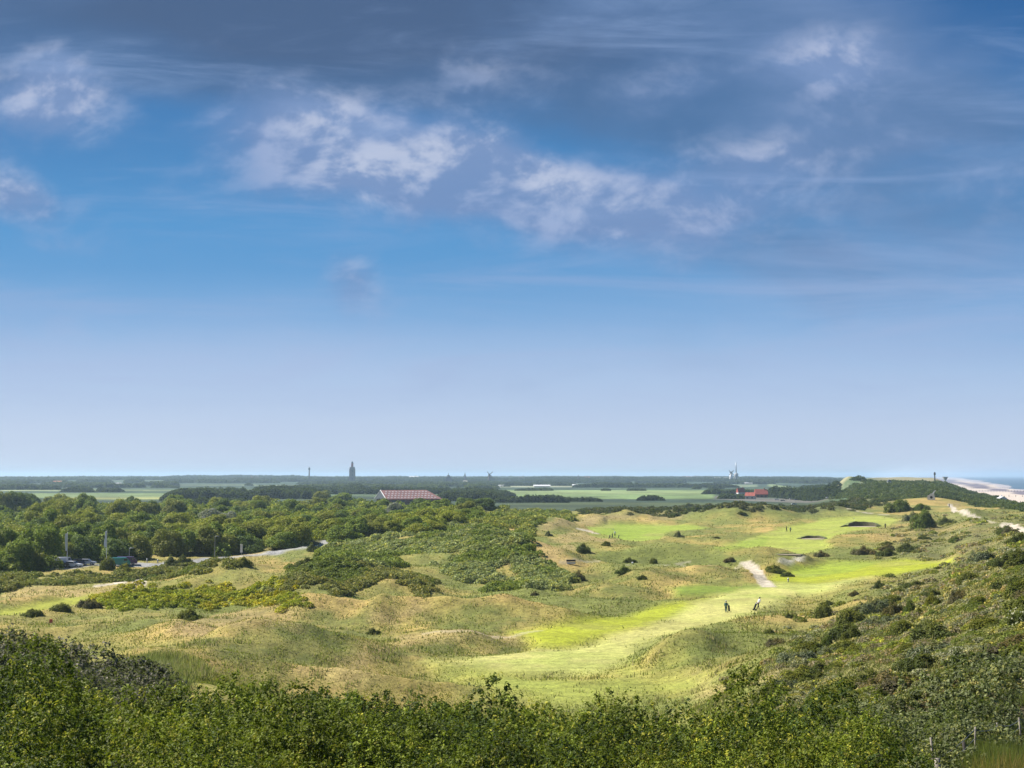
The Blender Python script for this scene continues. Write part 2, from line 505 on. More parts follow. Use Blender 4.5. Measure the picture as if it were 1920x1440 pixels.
# --- coast: dune foot, beach and the sea bed
foot = 133 + 0.24 * GY
water = 150 + 0.30 * GY + (fbmn(GX / 400, GY / 400, 71, 3) - 0.5) * 120
ahead = GY > -2000
Z = np.where(GX > foot - 60, Z * (1 - sstep(GX, foot - 45, foot + 10)) + (0.9 - 0.02 * 0) * sstep(GX, foot - 45, foot + 10), Z)
Z = Z - sstep(GX, water - 30, water + 60) * 3.0
is_beach = sstep(GX, foot - 8, foot + 6)

# small roughness so no slope is glass smooth
Z = Z + (fbmn(GX / 2.2, GY / 2.8, 81, 3) - 0.5) * 0.35 * (1 - fair_all) * sstep(GR, 60, 140) * (1 - sstep(GR, 700, 1100)) * (1 - is_beach)

# ------------------------------------------------------------------ ground colours (what grows there, plus some painted cloud shade)
def C(*c):
    return np.array(c, float)


DRY, DRY2, GREEN, ROUGH = C(.41, .315, .092), C(.51, .365, .13), C(.135, .165, .045), C(.205, .225, .055)
COL = np.zeros(GX.shape + (3,))
n1 = fbmn(GX / 14, GY / 22, 101, 4)
n2 = fbmn(GX / 4, GY / 6, 111, 3)
n3 = fbmn(GX / 60, GY / 90, 121, 3)
dryness = np.clip(0.43 + (n1 - 0.5) * 2.4 + (n2 - 0.5) * 0.9 + (n3 - 0.5) * 0.8, 0, 1)[..., None]
COL[:] = ROUGH * (1 - dryness) + DRY * dryness
vd = np.clip((dryness - 0.75) * 4, 0, 1)
COL = COL * (1 - vd * 0.6) + DRY2 * vd * 0.6


def lay(mask, colour, k=1.0):
    global COL
    m = (mask * k)[..., None]
    COL = COL * (1 - m) + np.asarray(colour) * m


# green camera-side faces of the dunes
GREENP = [
    [(380, 1200), (470, 1180), (570, 1186), (650, 1208), (670, 1228), (620, 1246), (500, 1246), (420, 1236)],
    [(470, 1158), (560, 1140), (640, 1148), (690, 1166), (720, 1190), (620, 1186), (520, 1180)],
    [(700, 1232), (780, 1204), (880, 1198), (980, 1206), (1000, 1222), (900, 1232), (780, 1240)],
    [(780, 1150), (880, 1136), (980, 1140), (1040, 1160), (1000, 1180), (880, 1186), (800, 1172)],
    [(1200, 1236), (1240, 1206), (1310, 1198), (1400, 1206), (1420, 1226), (1340, 1244), (1240, 1250)],
    [(1080, 1112), (1120, 1098), (1200, 1100), (1240, 1116), (1180, 1128), (1100, 1128)],
    [(1060, 1080), (1160, 1068), (1300, 1066), (1400, 1070), (1400, 1096), (1250, 1098), (1100, 1096)],
    [(1060, 1040), (1160, 1030), (1250, 1036), (1350, 1040), (1380, 1056), (1200, 1058), (1080, 1056)],
    [(300, 1150), (420, 1140), (520, 1146), (540, 1156), (420, 1162)],
    [(1440, 1098), (1450, 1072), (1520, 1060), (1580, 1066), (1560, 1086), (1480, 1100)],
    [(1380, 1062), (1440, 1040), (1560, 1036), (1640, 1040), (1600, 1050), (1460, 1064)],
]
for p in GREENP:
    lay(poly_mask(p, 1.4, 1.8, 4.0) * (0.55 + 0.45 * sstep(fbmn(GX / 3, GY / 4, 99, 3), 0.4, 0.6)), C(.150, .175, .040), 0.85)
# dry tan worn ground
TANP = [
    [(560, 1262), (640, 1246), (700, 1216), (760, 1196), (980, 1186), (1150, 1186), (980, 1200), (780, 1206), (720, 1226), (690, 1252), (720, 1268), (640, 1272)],
    [(700, 1160), (780, 1132), (810, 1140), (790, 1156), (740, 1168)],
    [(1300, 1264), (1440, 1258), (1520, 1230), (1560, 1200), (1600, 1210), (1540, 1250), (1440, 1290), (1300, 1312)],
    [(990, 1060), (1010, 1030), (1060, 1016), (1080, 1026), (1050, 1050), (1020, 1068)],
    [(1030, 1010), (1070, 996), (1130, 1002), (1180, 1012), (1100, 1018)],
    [(1000, 994), (1040, 978), (1100, 966), (1120, 972), (1090, 984)],
    [(300, 1166), (420, 1150), (560, 1148), (440, 1170), (340, 1180)],
    [(330, 1180), (420, 1170), (560, 1176), (450, 1182)],
    [(0, 1118), (60, 1100), (180, 1104), (250, 1108), (100, 1118)],
]
for p in TANP:
    lay(poly_mask(p, 1.2, 1.5, 4.0), C(.47, .350, .150), 0.62)
FCOL = [C(.54, .54, .16), C(.39, .43, .030), C(.33, .37, .07), C(.20, .28, .035), C(.37, .41, .026), C(.37, .42, .075), C(.32, .40, .06), C(.36, .38, .05)]
mow = 0.5 + 0.5 * np.clip(fbmn(GX / 3, GY / 9, 131, 3) * 2 - 0.5, 0, 1)
for m, c in zip(FM, FCOL):
    lay(m, c, 0.95)
# worn pale streak and greener hollow on the nearest fairway
lay(FM[0] * sstep(fbmn(GX / 5, GY / 22, 141, 3), 0.42, 0.62), C(.55, .50, .18), 0.5)
lay(FM[0] * sstep(fbmn(GX / 9, GY / 9, 142, 3), 0.55, 0.70), C(.36, .42, .09), 0.6)
lay(fair_all * sstep(fbmn(GX / 12, GY / 12, 143, 4), 0.52, 0.72), C(.37, .35, .11), 0.45)
# putting greens
for p in ([(1100, 1000), (1160, 984), (1230, 990), (1200, 1008), (1130, 1010)], [(1340, 1032), (1390, 1014), (1440, 1006), (1430, 1026), (1370, 1036)],
          [(1480, 1066), (1560, 1056), (1650, 1054), (1600, 1072), (1500, 1084)]):
    lay(poly_mask(p, 1.0, 0.4), C(.27, .37, .045), 0.6)
# right-hand dunes: heath, litter and low scrub, cloud shade painted into the dark tone
rs = sstep(PXG, 1380, 1560) * sstep(PYG, 1110, 1250) + sstep(PXG, 1600, 1760) * sstep(PYG, 940, 1010)
rs = np.clip(rs, 0, 1) * (1 - fair_all) * sstep(GR, 20, 60) * (GY > 0) * (1 - sstep(GR, 900, 1200))
hm = fbmn(GX / 5, GY / 7, 151, 4)
lay(rs, C(.17, .165, .062), 0.62)
lay(rs * sstep(hm, 0.5, 0.62), C(.13, .14, .045), 0.6)
lay(rs * sstep(fbmn(GX / 4, GY / 6, 153, 4), 0.58, 0.70), C(.27, .225, .115), 0.5)
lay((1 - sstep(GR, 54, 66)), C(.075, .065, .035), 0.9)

# scrub outlines (also used to plant)
SCRUB = {
    'central': [(600, 1046), (640, 1020), (720, 1012), (800, 985), (880, 985), (950, 1000), (985, 1030), (1020, 1062), (1062, 1090), (1050, 1106), (960, 1108), (880, 1100), (850, 1078), (790, 1058), (700, 1062), (620, 1060)],
    'leftmid': [(500, 1096), (540, 1072), (620, 1062), (720, 1068), (790, 1084), (812, 1100), (800, 1116), (720, 1106), (640, 1116), (560, 1106)],
    'yellow': [(175, 1122), (230, 1108), (300, 1100), (380, 1098), (480, 1100), (550, 1112), (560, 1128), (480, 1134), (380, 1132), (240, 1138), (190, 1136)],
    'ridge': [(1560, 935), (1600, 908), (1700, 900), (1760, 906), (1830, 925), (1900, 948), (1960, 956), (1960, 966), (1820, 944), (1760, 934), (1735, 934), (1640, 940)],
    'hedge': [(1080, 962), (1100, 955), (1230, 953), (1320, 957), (1240, 963), (1160, 964)],
    'midleft': [(790, 985), (860, 958), (960, 955), (1060, 962), (1080, 975), (1000, 992), (985, 1010), (930, 1000)],
    'front': [(0, 1080), (100, 1086), (260, 1084), (300, 1068), (350, 1056), (430, 1052), (430, 1060), (360, 1080), (240, 1090), (120, 1098), (0, 1104)],
    'plain': [(1080, 958), (1340, 948), (1560, 944), (1700, 938), (1640, 952), (1560, 958), (1420, 968), (1300, 966), (1180, 964)],
}
SM = {k: poly_mask(v, 2.0, 2.5, 5.0, rmin=110) for k, v in SCRUB.items()}
gap = sstep(fbmn(GX / 15, GY / 24, 441, 3), 0.33, 0.42)
gap2 = sstep(fbmn(GX / 11, GY / 18, 442, 3), 0.40, 0.50)
SM['central'] = SM['central'] * (0.03 + 0.97 * gap)
SM['leftmid'] = SM['leftmid'] * gap2
SM['front'] = SM['front'] * (0.1 + 0.9 * gap2)
SM['midleft'] = SM['midleft'] * (0.1 + 0.9 * gap)
lay(SM['central'], C(.10, .11, .045), 0.85)
lay(SM['leftmid'], C(.15, .15, .05), 0.7)
lay(SM['yellow'], C(.17, .20, .03), 0.85)
lay(SM['ridge'], C(.055, .085, .035), 0.9)  # green ridge ground, darkened in colour to stand for cloud shadow
lay(SM['midleft'], C(.13, .15, .05), 0.7)
lay(SM['plain'], C(.085, .10, .045), 0.6)
lay(SM['front'], C(.15, .16, .05), 0.6)
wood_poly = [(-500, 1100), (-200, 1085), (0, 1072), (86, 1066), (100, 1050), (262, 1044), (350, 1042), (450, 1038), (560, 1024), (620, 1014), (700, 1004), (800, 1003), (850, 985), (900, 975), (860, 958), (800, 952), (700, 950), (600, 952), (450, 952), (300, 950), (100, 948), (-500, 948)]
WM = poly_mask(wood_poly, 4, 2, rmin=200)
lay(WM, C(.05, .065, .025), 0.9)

# fields beyond the dunes
far = sstep(GR, 820, 980)
fl = fbmn(GX / 180, GY / 140, 161, 2)
lay(far, C(.055, .085, .045), 1.0)
stripes = np.floor((GY + 0.35 * GX + fbmn(GX / 900, GY / 900, 171, 2) * 500) / 190)
blocks = np.floor((GX - 0.3 * GY) / 420 + stripes * 0.37)
hh_ = hash2(stripes, blocks, 5)[..., None]
pal = np.where(hh_ < 0.3, C(.06, .10, .05), np.where(hh_ < 0.45, C(.10, .15, .07), np.where(hh_ < 0.52, C(.22, .26, .12), C(.045, .075, .045))))
COL = COL * (1 - far[..., None] * 0.85) + pal * far[..., None] * 0.85


def band(px0, px1, y0, y1, col, k=0.95, slant=0.0, rmin=700):
    p = [(px0, y0), (px1, y0 + slant), (px1, y1 + slant), (px0, y1)]
    lay(poly_mask(p, 3, 3, 30, rmin=rmin), col, k)


band(940, 1340, 919, 936, C(.21, .30, .11), rmin=1000)
band(940, 1320, 920, 927, C(.26, .33, .13), rmin=1000)
band(60, 330, 925, 934, C(.20, .27, .11), rmin=1000)
band(130, 320, 932, 937, C(.34, .36, .13), rmin=1000)
band(0, 110, 918, 921, C(.28, .33, .16), rmin=1000)
band(470, 600, 941, 947, C(.19, .25, .12), rmin=800)
band(940, 1560, 938, 957, C(.055, .078, .036), rmin=800)  # dark green field, with the cloud shadow over it put into the colour
band(1000, 1400, 943, 947, C(.085, .115, .045), rmin=800)
band(1340, 1560, 930, 937, C(.16, .15, .13), rmin=800)
band(1440, 1600, 905, 912, C(.22, .28, .12), rmin=1500)
band(930, 1160, 911, 914, C(.36, .38, .24), rmin=1500)
band(1180, 1420, 909, 913, C(.22, .27, .16), rmin=1500)

COL = COL * (1 + far[..., None] * (1.1 * (fbmn(GX / 45, GY / 110, 181, 4) - 0.5))[..., None])
lay(far * sstep(fbmn(GX / 70, GY / 60, 183, 4), 0.55, 0.62) * (1 - sstep(GR, 1500, 1900)), C(.10, .13, .055), 0.6)
# tracks and paths: pale shell grit
PATHM = np.zeros(GX.shape)


def path(pts, w, rmin=110, k=1.0):
    global PATHM
    P = np.array([ray(a, b, rmin)[:2] for a, b in pts])
    D = np.full(GX.shape, 1e9)
    mnx, mny = P.min(0) - 8
    mxx, mxy = P.max(0) + 8
    sel = (GX > mnx) & (GX < mxx) & (GY > mny) & (GY < mxy)
    x, y = GX[sel], GY[sel]
    dd = np.full(x.shape, 1e9)
    for (a, b) in zip(P[:-1], P[1:]):
        e = b - a
        t = np.clip(((x - a[0]) * e[0] + (y - a[1]) * e[1]) / (e @ e + 1e-9), 0, 1)
        dd = np.minimum(dd, np.hypot(x - a[0] - t * e[0], y - a[1] - t * e[1]))
    dd = dd + (fbmn(x / 1.5, y / 2.5, 88, 3) - 0.5) * 0.3
    D[sel] = 1 - sstep(dd, w * 0.42, w * 0.62)
    D[~sel] = 0
    PATHM = np.maximum(PATHM, D * k)


path([(1398, 1059), (1412, 1068), (1424, 1082), (1442, 1101)], 2.6)
path([(1392, 1060), (1330, 1061), (1270, 1057)], 1.2, k=0.3)
path([(188, 1101), (225, 1096), (258, 1089), (262, 1094), (256, 1106)], 2.6)
path([(1782, 948), (1798, 958), (1812, 965), (1832, 971)], 2.4)
path([(1886, 984), (1905, 991), (1940, 1001)], 3.2)
path([(1850, 976), (1886, 984)], 1.4, k=0.5)
path([(1088, 994), (1102, 996), (1118, 1001)], 2.6)
path([(1595, 955), (1625, 962), (1660, 966)], 3.2, k=0.7)
path([(1055, 1060), (1180, 1060), (1290, 1056)], 1.4, k=0.35)
path([(800, 1190), (900, 1187), (1010, 1184)], 1.3, k=0.35)
PATHM *= (1 - 0)
lay(PATHM, C(.60, .53, .42), 0.95)
ROADM = PATHM.copy(); PATHM[:] = 0
path([(300, 1061), (372, 1052), (440, 1046), (490, 1040), (540, 1034), (575, 1030), (612, 1020), (640, 1010)], 4.0, rmin=250)
path([(60, 1068), (130, 1066), (240, 1062), (300, 1061)], 6.0, rmin=250)
lay(PATHM, C(.36, .36, .36), 0.95)
path([(620, 1008), (700, 1006), (760, 1004)], 3.0, rmin=250, k=0.6)
ROADM2 = PATHM.copy(); PATHM = np.maximum(PATHM, ROADM)
# blow-out of bare sand beside the coast path, and the bare knoll on the ridge
lay(poly_mask([(1788, 945), (1798, 945), (1806, 952), (1800, 955)], 1.0, 1.0, rmin=110), C(.46, .34, .18), 0.6)
lay(np.exp(-ek * 1.2) * sstep(fbmn(GX / 8, GY / 20, 96, 3), 0.35, 0.5), C(.52, .45, .26), 0.85)
# crests of the sandy dunes
for (mx, my, w) in ((1110, 972, 30), (1165, 968, 36), (1248, 968, 40), (1040, 980, 30)):
    lay(poly_mask([(mx - w, my + 8), (mx - w * .5, my - 3), (mx + w * .5, my - 4), (mx + w, my + 6)], 3, 2.5, rmin=300), C(.37, .30, .13), 0.75)
lay(sstep(GR, 1560, 1700) * (1 - sstep(GR, 2500, 3000)) * sstep(PXG, 1600, 1680) * (GY > 0), C(.36, .32, .19), 0.85)
lay(poly_mask([(1462, 1056), (1470, 1049), (1496, 1046), (1508, 1049), (1480, 1056)], 0.8, 0.3), C(.74, .68, .56), 0.95)
# beach strips parallel to the sea
dist_foot = (GX - foot)
wid = np.maximum(water - foot, 5)
s = dist_foot / wid
lay(is_beach, C(.66, .56, .47), 1.0)
bn = fbmn(GX / 160, GY / 160, 191, 3) * 0.25
lay(is_beach * sstep(s + bn, 0.62, 0.70) * (1 - sstep(s + bn, 0.86, 0.92)), C(.14, .12, .17), 0.9)
lay(is_beach * sstep(s + bn, 0.94, 1.0), C(.42, .40, .44), 0.8)
lay(is_beach * (1 - sstep(s + bn, 0.22, 0.30)) * (1 - sstep(GY, 1250, 1500)), C(.36, .32, .37), 0.9)
lay(is_beach * sstep(fbmn(GX / 90, GY / 300, 195, 4), 0.56, 0.66), C(.33, .29, .33), 0.5)
COL = np.clip(COL, 0.01, 0.75)

# ------------------------------------------------------------------ materials
MATS = {}


def attr_mat(name, rough=0.9, nscales=((0.4, 0.35), (3.0, 0.25)), bump=0.0, bscale=2.0, translucent=0.0, spec=0.2, albedo=0.76):
    m = bpy.data.materials.new(name)
    m.use_nodes = True
    t = NT(m.node_tree)
    t.n.clear()
    out = t.node('ShaderNodeOutputMaterial')
    b = t.node('ShaderNodeBsdfPrincipled')
    b.inputs['Roughness'].default_value = rough
    b.inputs['Specular IOR Level'].default_value = spec
    at = t.node('ShaderNodeAttribute', attribute_name='Col')
    k0 = t.node('ShaderNodeVectorMath', operation='SCALE')
    t.l.new(at.outputs['Color'], k0.inputs[0])
    k0.inputs['Scale'].default_value = albedo
    col = k0.outputs[0]
    tcn = t.node('ShaderNodeTexCoord')
    for sc_, amt in nscales:
        n = t.noise(tcn.outputs['Object'], sc_, 6, 0.65)
        v = t.sstep(n, 0.25, 0.75, 1 - amt, 1 + amt)
        vmn = t.node('ShaderNodeVectorMath', operation='SCALE')
        t.l.new(col, vmn.inputs[0])
        t.l.new(v, vmn.inputs['Scale'])
        col = vmn.outputs[0]
    t.l.new(col, b.inputs['Base Color'])
    if bump:
        bn_ = t.node('ShaderNodeBump')
        bn_.inputs['Strength'].default_value = bump
        bn_.inputs['Distance'].default_value = 0.25
        t.l.new(t.noise(tcn.outputs['Object'], bscale, 8, 0.7), bn_.inputs['Height'])
        t.l.new(bn_.outputs[0], b.inputs['Normal'])
    sh = b.outputs[0]
    if translucent:
        tr = t.node('ShaderNodeBsdfTranslucent')
        c2_ = t.mix(0.5, col, (0.20, 0.27, 0.02))
        t.l.new(c2_, tr.inputs[0])
        mx = t.node('ShaderNodeMixShader')
        mx.inputs[0].default_value = translucent
        t.l.new(sh, mx.inputs[1])
        t.l.new(tr.outputs[0], mx.inputs[2])
        sh = mx.outputs[0]
    t.l.new(sh, out.inputs[0])
    MATS[name] = m
    return m


def flat_mat(name, col, rough=0.6, metal=0.0, var=0.12, scale=3.0, bump=0.0):
    if name in MATS:
        return MATS[name]
    m = bpy.data.materials.new(name)
    m.use_nodes = True
    t = NT(m.node_tree)
    b = t.n['Principled BSDF']
    tcn = t.node('ShaderNodeTexCoord')
    n = t.noise(tcn.outputs['Object'], scale, 6, 0.6)
    v = t.sstep(n, 0.3, 0.7, 1 - var, 1 + var)
    vmn = t.node('ShaderNodeVectorMath', operation='SCALE')
    vmn.inputs[0].default_value = [c_ * 0.8 for c_ in col]
    t.l.new(v, vmn.inputs['Scale'])
    t.l.new(vmn.outputs[0], b.inputs['Base Color'])
    b.inputs['Roughness'].default_value = rough
    b.inputs['Metallic'].default_value = metal
    if bump:
        bn_ = t.node('ShaderNodeBump')
        bn_.inputs['Strength'].default_value = bump
        t.l.new(n, bn_.inputs['Height'])
        t.l.new(bn_.outputs[0], b.inputs['Normal'])
    MATS[name] = m
    return m


ground_mat = attr_mat('dune_ground', 0.95, ((0.12, 0.18), (0.7, 0.28), (3.0, 0.30), (9.0, 0.2)), 0.8, 2.0)
leaf_mat = attr_mat('leaves', 0.62, ((0.35, 0.16),), translucent=0.30, spec=0.18, albedo=0.68)
farleaf_mat = attr_mat('distant_foliage', 0.85, ((0.03, 0.22),), translucent=0.3)
grass_mat = attr_mat('grass_blades', 0.8, ((0.5, 0.15),), translucent=0.45)
heath_mat = attr_mat('low_scrub_leaves', 0.7, ((0.35, 0.25),), translucent=0.35)


def tag(o, label=None, cat=None, group=None, kind=None):
    if label: o['label'] = label
    if cat: o['category'] = cat
    if group: o['group'] = group
    if kind: o['kind'] = kind
    return o


def mesh_np(name, V, Fc, cols=None, mat=None, smooth=False):
    me = bpy.data.meshes.new(name)
    V = np.asarray(V, np.float32)
    Fc = np.asarray(Fc, np.int32)
    k = Fc.shape[1]
    me.vertices.add(len(V))
    me.vertices.foreach_set('co', V.ravel())
    me.loops.add(Fc.size)
    me.loops.foreach_set('vertex_index', Fc.ravel())
    me.polygons.add(len(Fc))
    me.polygons.foreach_set('loop_start', np.arange(0, Fc.size, k, dtype=np.int32))
    me.polygons.foreach_set('loop_total', np.full(len(Fc), k, np.int32))
    me.polygons.foreach_set('use_smooth', np.full(len(Fc), smooth, bool))
    if cols is not None:
        a = me.attributes.new('Col', 'FLOAT_COLOR', 'POINT')
        c4 = np.ones((len(V), 4), np.float32)
        c4[:, :3] = cols
        a.data.foreach_set('color', c4.ravel())
    me.update(calc_edges=True)
    if mat: me.materials.append(mat)
    return me


def link(name, me, parent=None, loc=(0, 0, 0), rz=0.0, scale=None):
    o = bpy.data.objects.new(name, me)
    scene.collection.objects.link(o)
    o.location = loc
    o.rotation_euler = (0, 0, rz)
    if scale is not None: o.scale = scale if hasattr(scale, '__len__') else (scale,) * 3
    if parent: o.parent = parent
    return o


# ------------------------------------------------------------------ ground mesh
nr, nc = GX.shape
idx = np.arange(nr * nc).reshape(nr, nc)
a_, b_, c_, d_ = idx[:-1, :-1], idx[:-1, 1:], idx[1:, 1:], idx[1:, :-1]
faces = np.stack([d_, c_, b_, a_], -1).reshape(-1, 4)
ends = np.stack([idx[1:, -1], idx[1:, 0], idx[:-1, 0], idx[:-1, -1]], -1)
ctr = nr * nc
Vg = np.vstack([np.stack([GX, GY, Z], -1).reshape(-1, 3), [[0, 0, 22.2]]])
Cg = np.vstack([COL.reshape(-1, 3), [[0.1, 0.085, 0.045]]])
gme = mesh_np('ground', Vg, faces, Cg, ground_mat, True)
ground = link('ground', gme)
tag(ground, kind='structure')

# water
wm = bpy.data.materials.new('sea_water')
wm.use_nodes = True
t = NT(wm.node_tree)
b = t.n['Principled BSDF']
b.inputs['Base Color'].default_value = (0.05, 0.10, 0.135, 1)
b.inputs['Roughness'].default_value = 0.32
tcn = t.node('ShaderNodeTexCoord')
bn_ = t.node('ShaderNodeBump')
bn_.inputs['Strength'].default_value = 0.6
bn_.inputs['Distance'].default_value = 0.6
t.l.new(t.noise(tcn.outputs['Object'], 0.12, 8, 0.65), bn_.inputs['Height'])
t.l.new(bn_.outputs[0], b.inputs['Normal'])
xs = np.linspace(-200, 39000, 60)
ys = np.linspace(-8000, 39000, 60)
wx, wy = np.meshgrid(xs, ys)
X_ = 100 + 0.27 * wy + wx
n_ = 60
wi = np.arange(n_ * n_).reshape(n_, n_)
wf = np.stack([wi[:-1, :-1], wi[:-1, 1:], wi[1:, 1:], wi[1:, :-1]], -1).reshape(-1, 4)
sea = link('sea', mesh_np('sea', np.stack([X_, wy, np.zeros_like(wy)], -1).reshape(-1, 3), wf, None, wm, True))
tag(sea, kind='structure')

# ------------------------------------------------------------------ leaf generators


def unit(v):
    return v / (np.linalg.norm(v, axis=1, keepdims=True) + 1e-9)


def leaves(P, N, a, b, col, jit=0.7, droop=0.0):
    """diamond leaves at P facing roughly N; a,b half length and half width (scalars or arrays)"""
    n = len(P)
    N = unit(N + rng.normal(0, jit, (n, 3)))
    T = unit(np.cross(N, rng.normal(0, 1, (n, 3))))
    B = np.cross(N, T)
    a = np.broadcast_to(np.asarray(a, float).reshape(-1, 1), (n, 1))
    b = np.broadcast_to(np.asarray(b, float).reshape(-1, 1), (n, 1))
    fold = N * b * 0.35
    V = np.stack([P - T * a, P - B * b + fold, P + T * a, P + B * b + fold], 1).reshape(-1, 3)
    Fq = np.arange(4 * n).reshape(n, 4)
    return V, Fq, np.repeat(col, 4, 0)


def dome_points(n, lump=0.25, low=-0.15, seed=0, shell=0.22):
    z = rng.uniform(low, 1, n)
    ph = rng.uniform(0, 2 * np.pi, n)
    s_ = np.sqrt(1 - np.clip(z, -1, 1) ** 2)
    D = np.stack([s_ * np.cos(ph), s_ * np.sin(ph), z], 1)
    return D


def scrub_mesh(name, cx, cy_, cz, rad, hgt, col, ls, mat, cover=1.3, lump=0.3, aspect=0.55, jit=0.7, up=0.35, yellow=None):
    """one mesh of many low domes of leaves; arrays per dome"""
    area = 2 * np.pi * rad * (rad + hgt) * 0.55
    cnt = np.maximum(6, (area / (2 * ls * ls * aspect) * cover)).astype(int)
    I = np.repeat(np.arange(len(cx)), cnt)
    n = len(I)
    D = dome_points(n, low=-0.1)
    k1 = fbmn(D[:, 0] * 1.9 + I * 3.7, D[:, 1] * 1.9 + D[:, 2] * 1.3 + I * 1.3, 7, 3)
    rf = (1 - lump * 0.6 + lump * 1.8 * (k1 - 0.3)) * (1 - np.abs(rng.normal(0, 0.13, n)))
    P = np.stack([cx[I] + D[:, 0] * rad[I] * rf, cy_[I] + D[:, 1] * rad[I] * rf, cz[I] + np.maximum(D[:, 2], 0) * hgt[I] * rf - 0.05 * rad[I]], 1)
    NN = D * np.array([1, 1, 1.2]) + np.array([0, 0, up])
    c = col[I] * (0.62 + 0.76 * rng.random((n, 1)) ** 1.2)
    # young shoots are yellower, in patches
    yk = sstep(fbmn(P[:, 0] * 1.1, P[:, 1] * 1.1, 23, 3) + rng.normal(0, 0.10, n), 0.50, 0.72)[:, None]
    y = np.array([1.55, 1.32, 0.75]) if yellow is None else np.array(yellow)
    c = c * (1 - yk) + c * y * yk
    V, Fq, Cc = leaves(P, NN, ls[I] * rng.uniform(0.6, 1.25, n), ls[I] * aspect * rng.uniform(0.6, 1.25, n), c, jit)
    return mesh_np(name, V, Fq, Cc, mat)


def scatter_mask(mask, n, q0=None, extra=None):
    """random ground points with density even in the picture, weighted by a mask grid"""
    w = mask.copy()
    dq = np.gradient(q)[:, None]
    w = w * dq
    dth = np.gradient(TH)[None, :]
    w = w * dth
    if q0: w = w * ((GR >= q0[0]) & (GR <= q0[1]))
    p = w.ravel()
    p = p / p.sum()
    k = rng.choice(len(p), n, p=p)
    i, j = k // nc, k % nc
    fi, fj = rng.random(n) - 0.5, rng.random(n) - 0.5
    ii = np.clip(i + fi, 0, nr - 1.001)
    jj = np.clip(j + fj, 0, nc - 1.001)
    qq = np.interp(ii, np.arange(nr), q)
    tt = np.interp(jj, np.arange(nc), TH)
    r = 22 * F / qq
    x, y = r * np.sin(tt), r * np.cos(tt)
    return x, y, sample(Z, x, y), r


infront = (np.abs(GT) < R(25)).astype(float)

